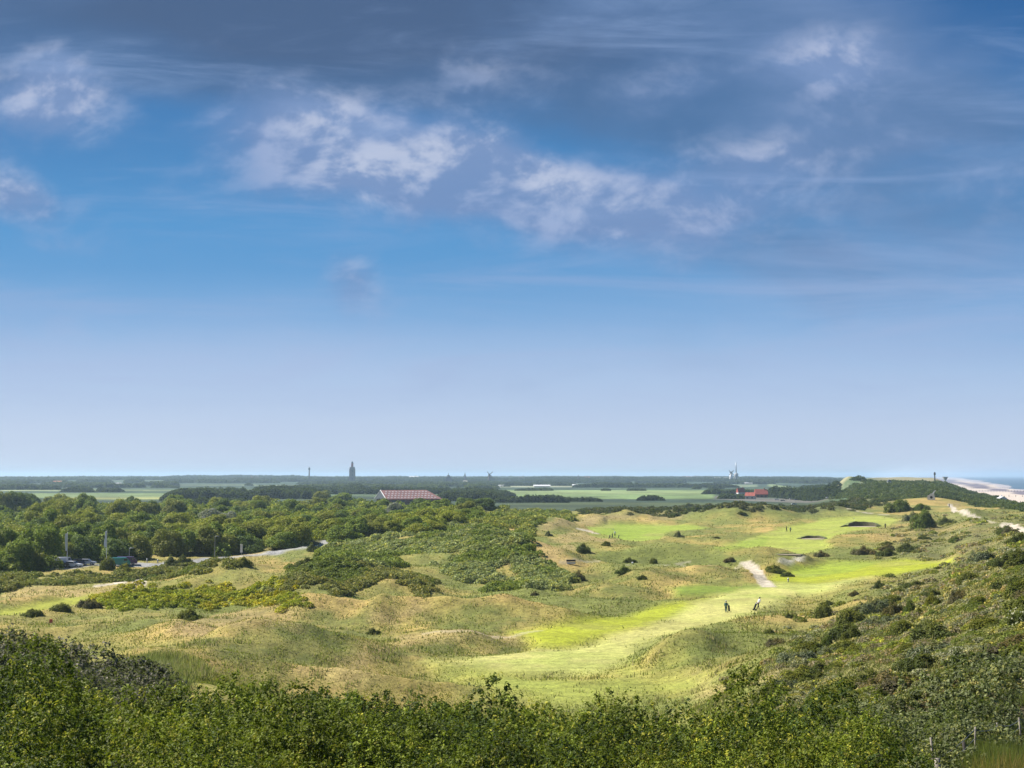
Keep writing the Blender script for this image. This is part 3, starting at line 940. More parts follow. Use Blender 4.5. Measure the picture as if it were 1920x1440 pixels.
# ------------------------------------------------------------------ vegetation: the thicket in front of the lookout
def thicket(name, polyx, n_dome, rad, hgt, base_cols, ls_k, cover, label, pxr, rr, sprig=9, yellow=0.5):
    """a leafy mass of interlocking domes built from leafy sprigs; pxr: bearing range (px), rr: distance range"""
    th0, th1 = math.atan((pxr[0] - 960) / F), math.atan((pxr[1] - 960) / F)
    cx, cyy, keep = [], [], 0
    tries = 0
    while len(cx) < n_dome and tries < n_dome * 30:
        tries += 1
        th = rng.uniform(th0, th1)
        r = rr[0] + (rr[1] - rr[0]) * rng.random() ** 0.75
        if not polyx(th, r): continue
        x, y = r * math.sin(th), r * math.cos(th)
        if len(cx) and (np.hypot(np.array(cx) - x, np.array(cyy) - y) < rad[0] * 1.25).any(): continue
        cx.append(x); cyy.append(y)
    cx, cyy = np.array(cx), np.array(cyy)
    n = len(cx)
    r_ = rng.uniform(rad[0], rad[1], n)
    h_ = rng.uniform(hgt[0], hgt[1], n) * (0.15 + 0.9 * fbmn(cx / 3.5, cyy / 3.5, 301, 2) + 0.7 * rng.random(n) ** 2)
    h_ = h_ * np.array([1 - 0.35 * min(1.0, (math.hypot(a_, b_) / crest(math.atan2(a_, b_)))) ** 3 for a_, b_ in zip(cx, cyy)])
    cz = sample(Z, cx, cyy)
    dist = np.hypot(cx, cyy)
    ls = ls_k * dist
    area = 2 * np.pi * r_ * (r_ + h_) * 0.5
    ns = np.maximum(10, area / (2 * ls * ls * 0.6) * cover / sprig).astype(int)
    I = np.repeat(np.arange(n), ns)
    m = len(I)
    D = dome_points(m, low=-0.02)
    k1 = fbmn(D[:, 0] * 2.1 + I * 3.7, D[:, 1] * 2.1 + D[:, 2] * 1.6 + I * 1.3, 7, 3)
    rf = (0.70 + 0.85 * (k1 - 0.2)) * (1 - np.abs(rng.normal(0, 0.06, m)))
    P = np.stack([cx[I] + D[:, 0] * r_[I] * rf, cyy[I] + D[:, 1] * r_[I] * rf, cz[I] + D[:, 2] * h_[I] * rf], 1)
    Dir = unit(D * np.array([1, 1, 0.9]) + np.array([0, 0, 0.45]) + rng.normal(0, 0.28, (m, 3)))
    L = (0.10 + 0.20 * rng.random(m) ** 3) * (ls[I] / 0.045) ** 0.5
    bc = np.array(base_cols)
    which = (0.6 * fbmn(P[:, 0] / 1.4, P[:, 1] / 1.4, 311, 3) + 0.4 * fbmn(P[:, 0] / 6, P[:, 1] / 6, 312, 2) + 0.10 * (D[:, 2] - 0.5) + rng.normal(0, 0.06, m))
    w = sstep(which, 0.42, 0.60)[:, None]
    c = bc[0] * (1 - w) + bc[1] * w
    w2 = (rng.random(m) < yellow * sstep(fbmn(P[:, 0] / 3, P[:, 1] / 3, 321, 2), 0.3, 0.65))[:, None]
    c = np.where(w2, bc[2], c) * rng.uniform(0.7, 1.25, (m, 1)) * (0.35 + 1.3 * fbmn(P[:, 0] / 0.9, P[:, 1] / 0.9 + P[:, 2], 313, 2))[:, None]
    J = np.repeat(np.arange(m), sprig)
    t_ = rng.random(len(J))
    rad_dir = unit(rng.normal(0, 1, (len(J), 3)))
    Q = P[J] + Dir[J] * (t_ * L[J])[:, None] + rad_dir * (ls[I][J] * 1.15)[:, None]
    Nn = unit(rad_dir * 0.8 + Dir[J] * 0.7 + np.array([0, 0, 0.35]))
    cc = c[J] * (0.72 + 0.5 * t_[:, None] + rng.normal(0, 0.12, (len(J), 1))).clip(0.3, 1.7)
    lsj = ls[I][J] * rng.uniform(0.6, 1.2, len(J))
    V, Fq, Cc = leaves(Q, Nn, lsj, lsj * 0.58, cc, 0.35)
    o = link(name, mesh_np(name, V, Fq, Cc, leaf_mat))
    tag(o, label, 'scrub', kind='stuff')
    print(name, len(Fq))
    return o


def px_of(th): return 960 + F * math.tan(th)


def crest(th):                       # far rim of the near thicket
    p = px_of(th)
    return float(np.interp(p, [-400, 0, 200, 300, 450, 600, 700, 900, 1200, 1450, 1600, 1700], [56, 54, 49, 49, 51, 53, 55, 55, 57, 56, 50, 40]))


thicket('green_thicket', lambda th, r: r < crest(th) and not (px_of(th) < 330 - (r - 38) * 3 and r > 44) and px_of(th) < 1440 + (60 - r) * 6,
        900, (0.65, 1.6), (0.9, 2.5), [C(.075, .120, .016), C(.235, .285, .024), C(.46, .44, .042)], 0.00146, 0.86,
        'dense green shrub thicket filling the bottom of the view', (-330, 1640), (15.5, 63), yellow=0.22)
thicket('grey_brown_scrub', lambda th, r: px_of(th) < 300, 150, (0.8, 1.5), (1.1, 2.3),
        [C(.12, .125, .07), C(.18, .17, .11), C(.32, .29, .22)], 0.00140, 0.75,
        'dull grey-brown scrub at the left edge behind the green thicket', (-330, 330), (46, 66), yellow=0.35)
thicket('grey_green_scrub', lambda th, r: px_of(th) > 1440 + (60 - r) * 6 - 140 and px_of(th) < 1760 + (r - 28) * 5, 240, (0.7, 1.4), (0.8, 1.5),
        [C(.12, .15, .045), C(.21, .235, .10), C(.30, .30, .09)], 0.00148, 0.85,
        'grey-green scrub at the lower right beside the fence', (1200, 2250), (15.5, 58), yellow=0.3)


# marram grass and dry grass: real blades
def blades(name, x, y, z, hgt, wid, col, mat, label, lean=0.45, cat='grass'):
    n = len(x)
    ph = rng.uniform(0, 2 * np.pi, n)
    ln = rng.normal(0, lean, n)
    dirx, diry = np.cos(ph), np.sin(ph)
    face = rng.uniform(0, np.pi, n)
    wx_, wy_ = np.cos(face) * wid / 2, np.sin(face) * wid / 2
    B = np.stack([x, y, z - 0.03], 1)
    top = B + np.stack([dirx * ln * hgt, diry * ln * hgt, hgt * np.sqrt(np.clip(1 - ln * ln * 0.5, 0.2, 1))], 1)
    W = np.stack([wx_, wy_, 0 * wx_], 1)
    V = np.stack([B - W, B + W, top], 1).reshape(-1, 3)
    Fq = np.arange(3 * n).reshape(n, 3)
    o = link(name, mesh_np(name, V, Fq, np.repeat(col, 3, 0), mat))
    tag(o, label, cat, kind='stuff')
    return o


m_ = infront * sstep(PXG, -200, 60) * (1 - sstep(PXG + 120 * (fbmn(GX / 3, GY / 3, 407, 2) - 0.5), 270, 380)) * ((GR > 50) & (GR < 112)) * (0.15 + 0.85 * sstep(fbmn(GX / 1.3, GY / 2.2, 408, 3), 0.38, 0.58))
x, y, z, r = scatter_mask(m_, 90000)
vv_ = fbmn(x / 4, y / 5, 409, 3)[:, None]
c = (C(.22, .25, .10) * (1 - sstep(vv_, 0.4, 0.6)) + C(.36, .35, .20) * sstep(vv_, 0.4, 0.6)) * rng.uniform(0.55, 1.35, (len(x), 1)) + C(.10, .09, .05) * (rng.random((len(x), 1)) < 0.25)
blades('marram_grass', x, y, z, rng.uniform(0.18, 0.60, len(x)), 0.035, c, grass_mat, 'tall blue-green marram grass on the dune shoulder at the left')

rough_mask = infront * ((GR > 66) & (GR < 620)) * (1 - fair_all) * (1 - bunk_mask) * (1 - np.clip(PATHM * 3, 0, 1)) * (1 - WM) * (1 - is_beach)
x, y, z, r = scatter_mask(rough_mask * (0.25 + 0.75 * sstep(fbmn(GX / 6, GY / 9, 401, 3), 0.35, 0.6)), 420000)
gcol = sample(COL, x, y)
tuft = sstep(fbmn(x / 0.9, y / 1.6, 441, 2), 0.45, 0.62)[:, None] * (rng.random((len(x), 1)) < 0.75)
gcol = gcol * (1 - tuft * 0.8) + C(.11, .13, .035) * tuft * 0.8
c = gcol * rng.uniform(0.8, 1.4, (len(x), 1)) * (1 + np.array([.06, .02, -.08]) * rng.normal(0, 1, (len(x), 1)))
blades('rough_grass', x, y, z, rng.uniform(0.08, 0.26, len(x)) * (0.8 + r / 700), 0.0010 * r, np.clip(c, 0.01, 0.7), grass_mat, 'dry tufted grass between the fairways', 0.7)

mt = infront * ((GR > 66) & (GR < 330)) * (1 - fair_all) * (1 - WM) * (1 - np.clip(PATHM * 3, 0, 1)) * sstep(fbmn(GX / 2.2, GY / 3.5, 451, 3), 0.57, 0.66) * (1 - 0.8 * sstep(GT, 0.16, 0.22))
x, y, z, r = scatter_mask(mt, 60000)
sv_ = (rng.random((len(x), 1)) < 0.45)
c = np.where(sv_, C(.50, .42, .21), C(.23, .25, .075)) * rng.uniform(0.7, 1.25, (len(x), 1))
blades('marram_tussocks', x, y, z, rng.uniform(0.25, 0.60, len(x)), 0.0009 * r, c, grass_mat, 'straw and green tussocks of coarse grass scattered on the humps', 0.5)

# low scrub on the right-hand dune slope
rsm = infront * np.clip(rs + 0.5 * sstep(PXG, 1330, 1500) * sstep(PYG, 1240, 1300), 0, 1) * ((GR > 52) & (GR < 950)) * (0.08 + 0.92 * sstep(fbmn(GX / 5, GY / 8, 411, 3), 0.44, 0.58)) * (1 - np.clip(PATHM * 4, 0, 1))
x, y, z, r = scatter_mask(rsm, 7500)
kinds = np.array([C(.20, .24, .050), C(.33, .33, .11), C(.36, .36, .20), C(.38, .32, .19), C(.33, .38, .06)])
kk = (np.clip(fbmn(x / 9, y / 12, 421, 3) * 1.6 - 0.3, 0, 0.999) * 5 + rng.normal(0, 0.7, len(x))).clip(0, 4.99).astype(int)
rad = rng.uniform(0.25, 0.75, len(x)) * (0.75 + r / 260)
s_o = link('low_scrub', scrub_mesh('low_scrub', x, y, z, rad, rad * rng.uniform(0.35, 0.75, len(x)), kinds[kk] * rng.uniform(0.8, 1.2, (len(x), 1)), np.maximum(0.00105 * r, 0.045), heath_mat, 0.95, jit=0.9))
tag(s_o, 'low heathy scrub covering the dune slope on the right', 'scrub', kind='stuff')


def patch(name, key, n, rad_r, h_k, col, label, mat=None, rmax=1300, lk=0.0009, mask=None, cover=1.15, yellow=None, cvar=0.2):
    LKX, LKY, _ = ray(1746, 939, 400)
    M = (SM[key] if mask is None else mask) * infront * (np.hypot(GX - LKX * .985, GY - LKY * .985) > 22) * (GR > 100) * (GR < rmax) * (1 - 0.9 * fair_all)
    x, y, z, r = scatter_mask(M, n)
    rad = rng.uniform(*rad_r, len(x)) * (0.7 + r / 900)
    v = fbmn(x / 8, y / 12, 431, 3)[:, None]
    c = (np.asarray(col[0]) * (1 - sstep(v, 0.42, 0.58)) + np.asarray(col[1]) * sstep(v, 0.42, 0.58)) * rng.uniform(1 - cvar, 1 + cvar, (len(x), 1))
    o = link(name, scrub_mesh(name, x, y, z, rad, rad * rng.uniform(h_k[0], h_k[1], len(x)), c, np.maximum(lk * r, 0.07), mat or leaf_mat, cover, yellow=yellow, jit=0.85))
    tag(o, label, 'scrub', kind='stuff')
    return o


patch('sea_buckthorn_scrub', 'central', 3400, (0.9, 1.9), (0.7, 1.05), [C(.26, .34, .06), C(.44, .50, .20)], 'grey-green scrub covering the hump in the middle of the dunes')
patch('dune_scrub', 'leftmid', 1000, (0.6, 1.5), (0.5, 0.9), [C(.20, .26, .045), C(.36, .36, .11)], 'mixed olive scrub on the hummocks left of the middle')
patch('bright_bramble', 'yellow', 1100, (0.6, 1.1), (0.6, 0.9), [C(.46, .52, .030), C(.62, .60, .036)], 'bank of bright yellow-green low shrubs behind the dry grass', yellow=(1.5, 1.25, 0.6))
patch('ridge_scrub', 'ridge', 3200, (1.2, 2.4), (0.4, 0.8), [C(.070, .115, .045), C(.12, .165, .06)], 'dark green scrub cloaking the far sea dune ridge', rmax=1560, lk=0.0008)  # scrub colours kept dark to carry the cloud shadow on the ridge
patch('hollow_scrub', 'hedge', 420, (0.9, 1.7), (0.6, 0.9), [C(.06, .085, .03), C(.10, .11, .045)], 'dark scrub behind the sandy dunes', rmax=1300)
patch('slope_scrub', 'midleft', 1100, (1.0, 2.2), (0.5, 0.9), [C(.26, .34, .06), C(.42, .46, .10)], 'mottled green scrub on the slope below the striped roof', rmax=1300)
patch('plain_scrub', 'plain', 1500, (0.8, 2.0), (0.35, 0.8), [C(.060, .085, .035), C(.13, .135, .065)], 'dark low scrub on the shaded plain beyond the dunes', rmax=1400)
patch('verge_scrub', 'front', 700, (0.8, 1.6), (0.5, 0.9), [C(.18, .24, .04), C(.32, .33, .09)], 'low mixed scrub in front of the wood on the left')

# ------------------------------------------------------------------ bushes one can point at
MB_ID = [0]


def bush_variant(kind, seed):
    global rng
    keep = rng
    rng = np.random.default_rng(seed)
    n = 15
    a = rng.uniform(0, 2 * np.pi, n)
    d = rng.uniform(0.0, 0.72, n)
    d[0] = 0
    cx, cyy = d * np.cos(a), d * np.sin(a)
    rad = rng.uniform(0.26, 0.50, n)
    hg = (0.90 - 0.42 * d) * rng.uniform(0.6, 1.12, n)
    cols = {'olive': C(.20, .23, .040), 'dark': C(.125, .155, .036), 'green': C(.135, .20, .030), 'grey': C(.21, .245, .14), 'brown': C(.19, .165, .085),
            'yellow': C(.27, .29, .04), 'pink': C(.36, .27, .21), 'blossom': C(.14, .185, .05)}
    c = np.repeat(cols[kind][None], n, 0) * rng.uniform(0.85, 1.15, (n, 1))
    me = scrub_mesh('bush_' + kind, cx, cyy, np.zeros(n), rad, hg, c, np.full(n, 0.050), leaf_mat, 1.5, lump=0.5, yellow=(1.5, 1.3, 0.8))
    if kind == 'blossom':            # white flower heads on the outer shoots
        D = dome_points(90, low=0.1)
        P = D * np.array([0.92, 0.92, 0.95])
        V1, F1, C1 = leaves(P, D, 0.06, 0.05, np.repeat(C(.62, .62, .42)[None], 90, 0), 0.4)
        co = np.zeros(len(me.vertices) * 3, np.float32)
        me.vertices.foreach_get('co', co)
        ca = np.zeros(len(me.vertices) * 4, np.float32)
        me.attributes['Col'].data.foreach_get('color', ca)
        V0 = co.reshape(-1, 3)
        me = mesh_np('bush_blossom', np.vstack([V0, V1]), np.vstack([np.arange(len(V0)).reshape(-1, 4), F1 + len(V0)]), np.vstack([ca.reshape(-1, 4)[:, :3], C1]), leaf_mat)
    rng = keep
    return me


BV = {k: [bush_variant(k, 500 + i * 10 + j) for j in range(2)] for i, k in enumerate(('olive', 'dark', 'green', 'grey', 'brown', 'yellow', 'pink', 'blossom'))}


def bush(px, py, w, h, kind, label=None, group=None, rmin=62, name='bush'):
    x, y, z = ray(px, py, rmin)
    r = math.hypot(x, y)
    k = r / F
    # the base centre lies half a bush behind the pixel where its foot shows
    x, y = x * (1 + w * k * 0.22 / r), y * (1 + w * k * 0.22 / r)
    z = gz(x, y)
    me = BV[kind][random.randrange(2)]
    o = link(name, me, None, (x, y, z - 0.06 * h * k), random.uniform(0, 6.28), (w * k / 2 / 0.98, w * k / 2 / 0.98 * 0.9, h * k / 0.92))
    o['label'] = label or 'bush'
    o['category'] = 'bush'
    if group: o['group'] = group
    return o


G1 = 'bushes on the right-hand dune slope'
B = [
    (1452, 1074, 44, 14, 'olive', 'mottled bush on the bank touching the right side of the pale path'),
    (1476, 1082, 40, 10, 'dark', 'flat dark bush on the bank behind the white tee marker'),
    (1478, 1160, 20, 11, 'dark', 'small dark bush alone on the dry grass right of the two golfers'),
    (1590, 1172, 84, 36, 'olive', 'broad olive-green dome of a bush, the largest at the foot of the right slope'),
    (1548, 1158, 52, 32, 'olive', 'olive bush touching the left side of the broad dome bush'),
    (1553, 1136, 36, 10, 'dark', 'flat dark bush just above the broad dome bush'),
    (1573, 1181, 18, 9, 'dark', 'tiny dark bush at the foot of the broad dome bush'),
    (1600, 1200, 50, 24, 'dark', 'dark bush straight below the broad dome bush'),
    (1553, 1212, 36, 22, 'green', 'rounded green bush left of the yellow patch on the slope'),
    (1588, 1218, 66, 17, 'yellow', 'low yellow-green bush spreading below the dark bush'),
    (1648, 1104, 28, 18, 'dark', 'small dark bush on the end of the bright fairway strip'),
    (1603, 1117, 26, 10, 'brown', 'flat brown bush on the slope left of the small dark one'),
    (1678, 1158, 44, 38, 'brown', 'tall brown-topped bush in the row of three on the slope'),
    (1706, 1152, 30, 30, 'green', 'deep green bush, middle of the row of three on the slope'),
    (1660, 1166, 38, 17, 'olive', 'low olive bush at the foot of the brown-topped one'),
    (1723, 1154, 22, 17, 'yellow', 'small yellow-green bush closing the row of three'),
    (1748, 1142, 46, 30, 'yellow', 'bright green rounded bush left of the dark brown one'),
    (1797, 1130, 44, 34, 'brown', 'dark brown thorny bush high on the slope'),
    (1762, 1150, 38, 13, 'yellow', 'thin yellowish bush under the bright rounded one'),
    (1832, 1138, 54, 24, 'olive', 'olive bush right of the dark brown thorny bush'),
    (1843, 1148, 34, 13, 'pink', 'dry pinkish low bush below the olive one'),
    (1880, 1130, 44, 20, 'grey', 'grey-green bush near the right edge, high on the slope'),
    (1735, 1195, 44, 16, 'olive', 'flat olive bush on the open middle of the slope'),
    (1672, 1220, 30, 14, 'green', 'small green bush beside the bare grassy gap'),
    (1520, 1240, 30, 18, 'green', 'small deep-green bush at the edge of the fairway dip'),
    (1730, 1254, 48, 32, 'blossom', 'dark bush with creamy blossom, leftmost of the flowering row'),
    (1795, 1250, 46, 30, 'blossom', 'cream-flowered bush in the middle of the flowering row'),
    (1872, 1250, 56, 26, 'blossom', 'cream-flowered bush at the right end of the flowering row'),
    (1918, 1176, 70, 34, 'blossom', 'cream-flowered bush cut by the right edge of the view'),
    (1800, 1284, 90, 38, 'dark', 'wide dark green bush under the flowering row'),
    (1522, 1348, 64, 46, 'dark', 'dark round bush rising from the scrub at the lower right'),
    (1650, 1318, 44, 30, 'dark', 'dark bush midway up the scrub right of the round one'),
    (1505, 1276, 84, 24, 'yellow', 'broad bright olive bush on the left shoulder of the scrub'),
    (1580, 1300, 60, 24, 'olive', 'olive bush right of the broad bright one'),
    (1774, 1312, 70, 26, 'pink', 'dry pinkish bush amid the grey scrub'),
    (1815, 1350, 76, 34, 'green', 'green bush standing behind the fence posts'),
    (1740, 1346, 56, 42, 'grey', 'tall grey-green bush left of the pinkish one'),
    (1868, 1365, 60, 34, 'grey', 'grey-green bush behind the last fence post'),
    (1640, 1370, 70, 34, 'grey', 'grey-green bush below the dark one, lower right'),
    (1850, 1056, 80, 26, 'grey', 'pale grey-green bush on the crest at the right'),
    (1905, 1052, 60, 24, 'blossom', 'pale flowering bush on the crest at the right edge'),
    (1735, 992, 70, 40, 'green', 'large bright-green bush below the white lookout'),
    (1690, 962, 76, 26, 'green', 'bright-green bush on the dune left of the lookout'),
    (1726, 958, 50, 14, 'green', 'rounded green bush close under the white lookout'),
    (1712, 976, 44, 18, 'grey', 'grey bush between the two bright-green ones'),
    (1772, 984, 40, 16, 'dark', 'dark bush right of the large bright-green one'),
    (1700, 1036, 60, 20, 'dark', 'dark bush above the right end of the bright fairway'),
    (1620, 1040, 50, 16, 'brown', 'brown thorny bush above the bright fairway'),
    (1665, 1034, 46, 14, 'brown', 'lower brown bush between the thorny and the dark one'),
    (1540, 1046, 30, 12, 'brown', 'small brownish bush beside the flag bunker'),
    (1792, 1018, 34, 12, 'green', 'green bush on the pale grass dune at the right'),
    (1733, 1012, 28, 8, 'dark', 'little dark bush on the pale grass dune'),
    (1092, 1036, 40, 20, 'dark', 'dark rounded bush left of the middle green'),
    (1136, 1025, 24, 11, 'olive', 'small olive bush right of the dark rounded one'),
    (1181, 1056, 28, 12, 'dark', 'dark bush by the tee, left of two'),
    (1226, 1057, 24, 13, 'olive', 'olive-dark bush by the tee, right of two'),
    (1272, 1008, 30, 14, 'grey', 'blue-grey bush on the edge of the far green'),
    (1343, 1010, 18, 5, 'brown', 'tiny brown bush on the rise beyond the far green'),
    (1028, 1007, 22, 12, 'grey', 'grey bush at the foot of the slope scrub'),
    (1370, 1056, 30, 12, 'brown', 'brown thorny bush above the pale path'),
    (1085, 1090, 30, 20, 'brown', 'grey-brown bush at the tip of the middle scrub'),
    (1003, 1119, 18, 9, 'brown', 'tiny dark bush on the mound right of centre'),
    (1170, 1078, 40, 14, 'green', 'green bush on the face of the tee bank'),
    (1204, 1088, 22, 10, 'dark', 'dark green bush at the foot of the tee bank'),
    (356, 1163, 54, 22, 'olive', 'lone dark olive bush on the tan grass at the left'),
    (700, 1191, 32, 15, 'dark', 'dark bush in the hollow between two green mounds'),
    (205, 1072, 44, 30, 'olive', 'rounded bush below the right-hand flag'),
    (235, 1076, 40, 20, 'yellow', 'yellow-green bush right of the rounded one by the flags'),
    (50, 1074, 104, 44, 'olive', 'big olive dome of a bush left of the flags'),
    (118, 1148, 60, 18, 'olive', 'low olive bush beside the bright grass strip at the left'),
    (165, 1140, 50, 22, 'brown', 'purplish-brown bush next to the yellow-green bank'),
    (60, 1156, 46, 14, 'olive', 'low bush at the tip of the bright grass strip'),
    (320, 1062, 40, 20, 'dark', 'dark bush at the near edge of the road, left of two'),
    (345, 1058, 36, 18, 'dark', 'dark bush at the near edge of the road, right of two'),
    (455, 1064, 50, 18, 'yellow', 'yellow-green bush below the white road sign'),
    (575, 1064, 46, 20, 'dark', 'dark green bush on the yellow grass by the road'),
    (585, 1036, 34, 16, 'dark', 'dark bush where the pale road disappears'),
    (1290, 952, 30, 10, 'dark', 'dark bush on the shaded plain behind the sandy dunes'),
    (1390, 968, 22, 7, 'dark', 'small dark bush on the plain right of the sandy dunes'),
    (1600, 1225, 60, 16, 'yellow', 'yellow-green bush hugging the ground below the yellow one'),
]
for b_ in B:
    bush(*b_[:5], label=b_[5], rmin=62 if b_[1] > 1100 and b_[0] > 1300 else 110)
# more bushes over the slope that nothing tells apart
rm = rs * infront * ((GR > 62) & (GR < 620)) * (1 - fair_all) * (PATHM < 0.02)
x, y, z, r = scatter_mask(rm, 150)
KW = {'olive': 'olive', 'dark': 'dark green', 'brown': 'brownish', 'grey': 'grey-green'}


def slope_label(x_, y_, k):
    p, q_ = 960 + F * x_ / y_, math.hypot(x_, y_)
    v = 'near the fence' if q_ < 95 else 'below the flowering row' if q_ < 130 else 'level with the golfers' if q_ < 230 else 'above the bright fairway' if q_ < 360 else 'towards the coast path'
    w_ = 'the outer' if p > 1760 else 'the middle' if p > 1600 else 'the fairway side'
    return f'{KW[k]} bush {v}, on {w_} of the right slope', f'{k} bushes {v} on {w_} of the right slope'


for i in range(len(x)):
    k = ('olive', 'dark', 'brown', 'grey', 'olive', 'dark')[i % 6]
    w = float(rng.uniform(0.7, 2.1)) * (0.8 + r[i] / 300)
    o = link('bush', BV[k][i % 2], None, (x[i], y[i], z[i] - 0.05), float(rng.uniform(0, 6)), (w, w * 0.9, w * float(rng.uniform(0.5, 0.9))))
    lb_, gr_ = slope_label(x[i], y[i], k)
    tag(o, lb_, 'bush', gr_)

# ------------------------------------------------------------------ trees
bark = flat_mat('bark', (.09, .075, .055), 0.9, 0, 0.3, 6, 0.5)


def crown_mesh(seed, h, rad, col, ls, nb=16, silver=0):
    global rng
    keep = rng
    rng = np.random.default_rng(seed)
    P, N, Cc, A = [], [], [], []
    for i in range(nb):
        a = rng.uniform(0, 2 * np.pi)
        t_ = (i + 0.5) / nb
        zc = h * (0.16 + 0.62 * t_)
        dd = rad * 0.62 * math.sqrt(max(0.05, 1 - (abs(t_ - 0.35) / 0.75) ** 2)) * rng.uniform(0.6, 1.0)
        br = rad * rng.uniform(0.40, 0.58) * (1.1 - 0.35 * t_)
        n = int(4 * np.pi * br * br / (2 * ls * ls * 0.62) * 0.95)
        D = unit(rng.normal(0, 1, (n, 3)))
        k1 = fbmn(D[:, 0] * 2.2 + i * 5, D[:, 1] * 2.2 + D[:, 2] * 1.7, seed, 3)
        rf = (0.70 + 0.85 * (k1 - 0.2)) * (1 - np.abs(rng.normal(0, 0.16, n)))
        P.append(np.array([dd * math.cos(a), dd * math.sin(a), zc]) + D * np.array([br, br, br * 0.82]) * rf[:, None])
        N.append(D + np.array([0, 0, 0.4]))
        c = col * rng.uniform(0.8, 1.2) * rng.uniform(0.65, 1.4, (n, 1))
        y = rng.random((n, 1)) < 0.22
        Cc.append(np.where(y, c * np.array([1.5, 1.35, 0.9]), c))
    P, N, Cc = np.vstack(P), np.vstack(N), np.vstack(Cc)
    ok = P[:, 2] > h * 0.05
    P, N, Cc = P[ok], N[ok], Cc[ok]
    l_ = ls * rng.uniform(0.6, 1.2, len(P))
    V, Fq, C4 = leaves(P, N, l_, l_ * 0.62, np.clip(Cc, 0.01, 0.5), 0.6)
    rng = keep
    return mesh_np('crown', V, Fq, C4, leaf_mat)


def tube(pts, rads, n=7):
    V, Fq = [], []
    for i, (p, r) in enumerate(zip(pts, rads)):
        p = np.array(p, float)
        a = np.array(pts[min(i + 1, len(pts) - 1)], float) - np.array(pts[max(i - 1, 0)], float)
        a /= np.linalg.norm(a) + 1e-9
        u = np.cross(a, [0.31, 0.77, 0.11]); u /= np.linalg.norm(u) + 1e-9
        v = np.cross(a, u)
        for k in range(n):
            an = 2 * math.pi * k / n
            V.append(p + (u * math.cos(an) + v * math.sin(an)) * r)
    for i in range(len(pts) - 1):
        for k in range(n):
            Fq.append((i * n + k, i * n + (k + 1) % n, (i + 1) * n + (k + 1) % n, (i + 1) * n + k))
    return V, Fq


def trunk_mesh(seed, h, rad):
    rr_ = random.Random(seed)
    V, Fq = [], []
    def add(pts, rads):
        v, f = tube(pts, rads)
        o = len(V)
        V.extend(v); Fq.extend([tuple(i + o for i in q_) for q_ in f])
    add([(0, 0, -0.4), (0.1, 0, h * 0.25), (0.0, 0.15, h * 0.5), (0.1, 0.1, h * 0.85)], [0.2, 0.16, 0.12, 0.03])
    for i in range(5):
        a = rr_.uniform(0, 6.28); z0 = h * rr_.uniform(0.15, 0.5)
        L = rad * rr_.uniform(0.5, 0.8)
        add([(0.05, 0.05, z0), (L * .5 * math.cos(a), L * .5 * math.sin(a), z0 + h * .12), (L * math.cos(a), L * math.sin(a), z0 + h * .26)], [0.09, 0.06, 0.02])
    me = mesh_np('trunk', V, Fq, None, bark, True)
    return me


TREECOL = {'green': C(.26, .36, .046), 'bright': C(.44, .50, .050), 'dark': C(.155, .235, .052), 'silver': C(.46, .50, .34), 'olive': C(.30, .32, .055)}
TV = {}
for i, (k, c_) in enumerate(TREECOL.items()):
    TV[k] = [(crown_mesh(900 + i * 7 + j, 6.0, 3.6, c_, 0.21), trunk_mesh(i * 7 + j, 6.0, 3.6)) for j in range(2)]


def tree(x, y, kind, h, w, label, group=None, name='tree'):
    z = gz(x, y)
    e = bpy.data.objects.new(name, None)
    scene.collection.objects.link(e)
    e.location = (x, y, z)
    e.empty_display_size = 0.5
    e.rotation_euler = (0, 0, random.uniform(0, 6.28))
    cm, tm = TV[kind][random.randrange(2)]
    e.scale = (w / 7.2, w / 7.2, h / 6.0)
    link('crown', cm, e)
    link('trunk', tm, e)
    tag(e, label, 'tree', group)
    return e


CW = {'green': 'mid-green', 'bright': 'bright yellow-green', 'dark': 'dark green', 'olive': 'olive'}


def wood_label(tx, ty, k):
    p = 960 + F * tx / ty
    r_ = math.hypot(tx, ty)
    dep = 'at the near edge' if r_ < np.interp(p, [0, 300, 620, 800], [375, 400, 470, 540]) else 'deep inside' if r_ < np.interp(p, [0, 800], [520, 640]) else 'along the back'
    side = 'left of the flags' if p < 110 else 'behind the flags' if p < 260 else 'left of the lamp post' if p < 400 else 'behind the white road sign' if p < 540 else 'above the bend of the road' if p < 660 else 'towards the striped roof'
    return f'{CW[k]} tree {dep} of the wood, {side}', f'{k} trees {dep} of the wood {side}'


pts = []
x, y, z, r = scatter_mask(WM * infront * (GR < 1000), 6000)
# the near edge first
order = np.argsort(r)
for i in order:
    w = 5.0 + r[i] / 160
    if 960 + F * x[i] / y[i] > 640 and r[i] > 640: continue
    if all((x[i] - a) ** 2 + (y[i] - b) ** 2 > (w * 0.62) ** 2 for a, b, _ in pts):
        pts.append((x[i], y[i], w))
random.shuffle(pts)
print('wood candidates', len(pts))
near = [p for p in pts if math.hypot(p[0], p[1]) < 480]
rest = [p for p in pts if math.hypot(p[0], p[1]) >= 480]
sel = near[:165] + rest[:115]
for (tx, ty, w) in sel:
    r_ = math.hypot(tx, ty)
    v = fbmn(np.array([tx / 25]), np.array([ty / 40]), 505, 2)[0] + random.uniform(-0.16, 0.16)
    k = 'dark' if v < 0.32 else 'green' if v < 0.47 else 'olive' if v < 0.56 else 'bright'
    h = random.uniform(3.9, 6.6) * (0.8 + r_ / 900)
    h *= np.interp(960 + F * tx / ty, [-300, 0, 300, 600, 900], [1.35, 1.25, 1.05, 0.85, 0.7])
    lb_, gr_ = wood_label(tx, ty, k)
    tree(tx, ty, k, h, w * random.uniform(1.05, 1.5), lb_, gr_)
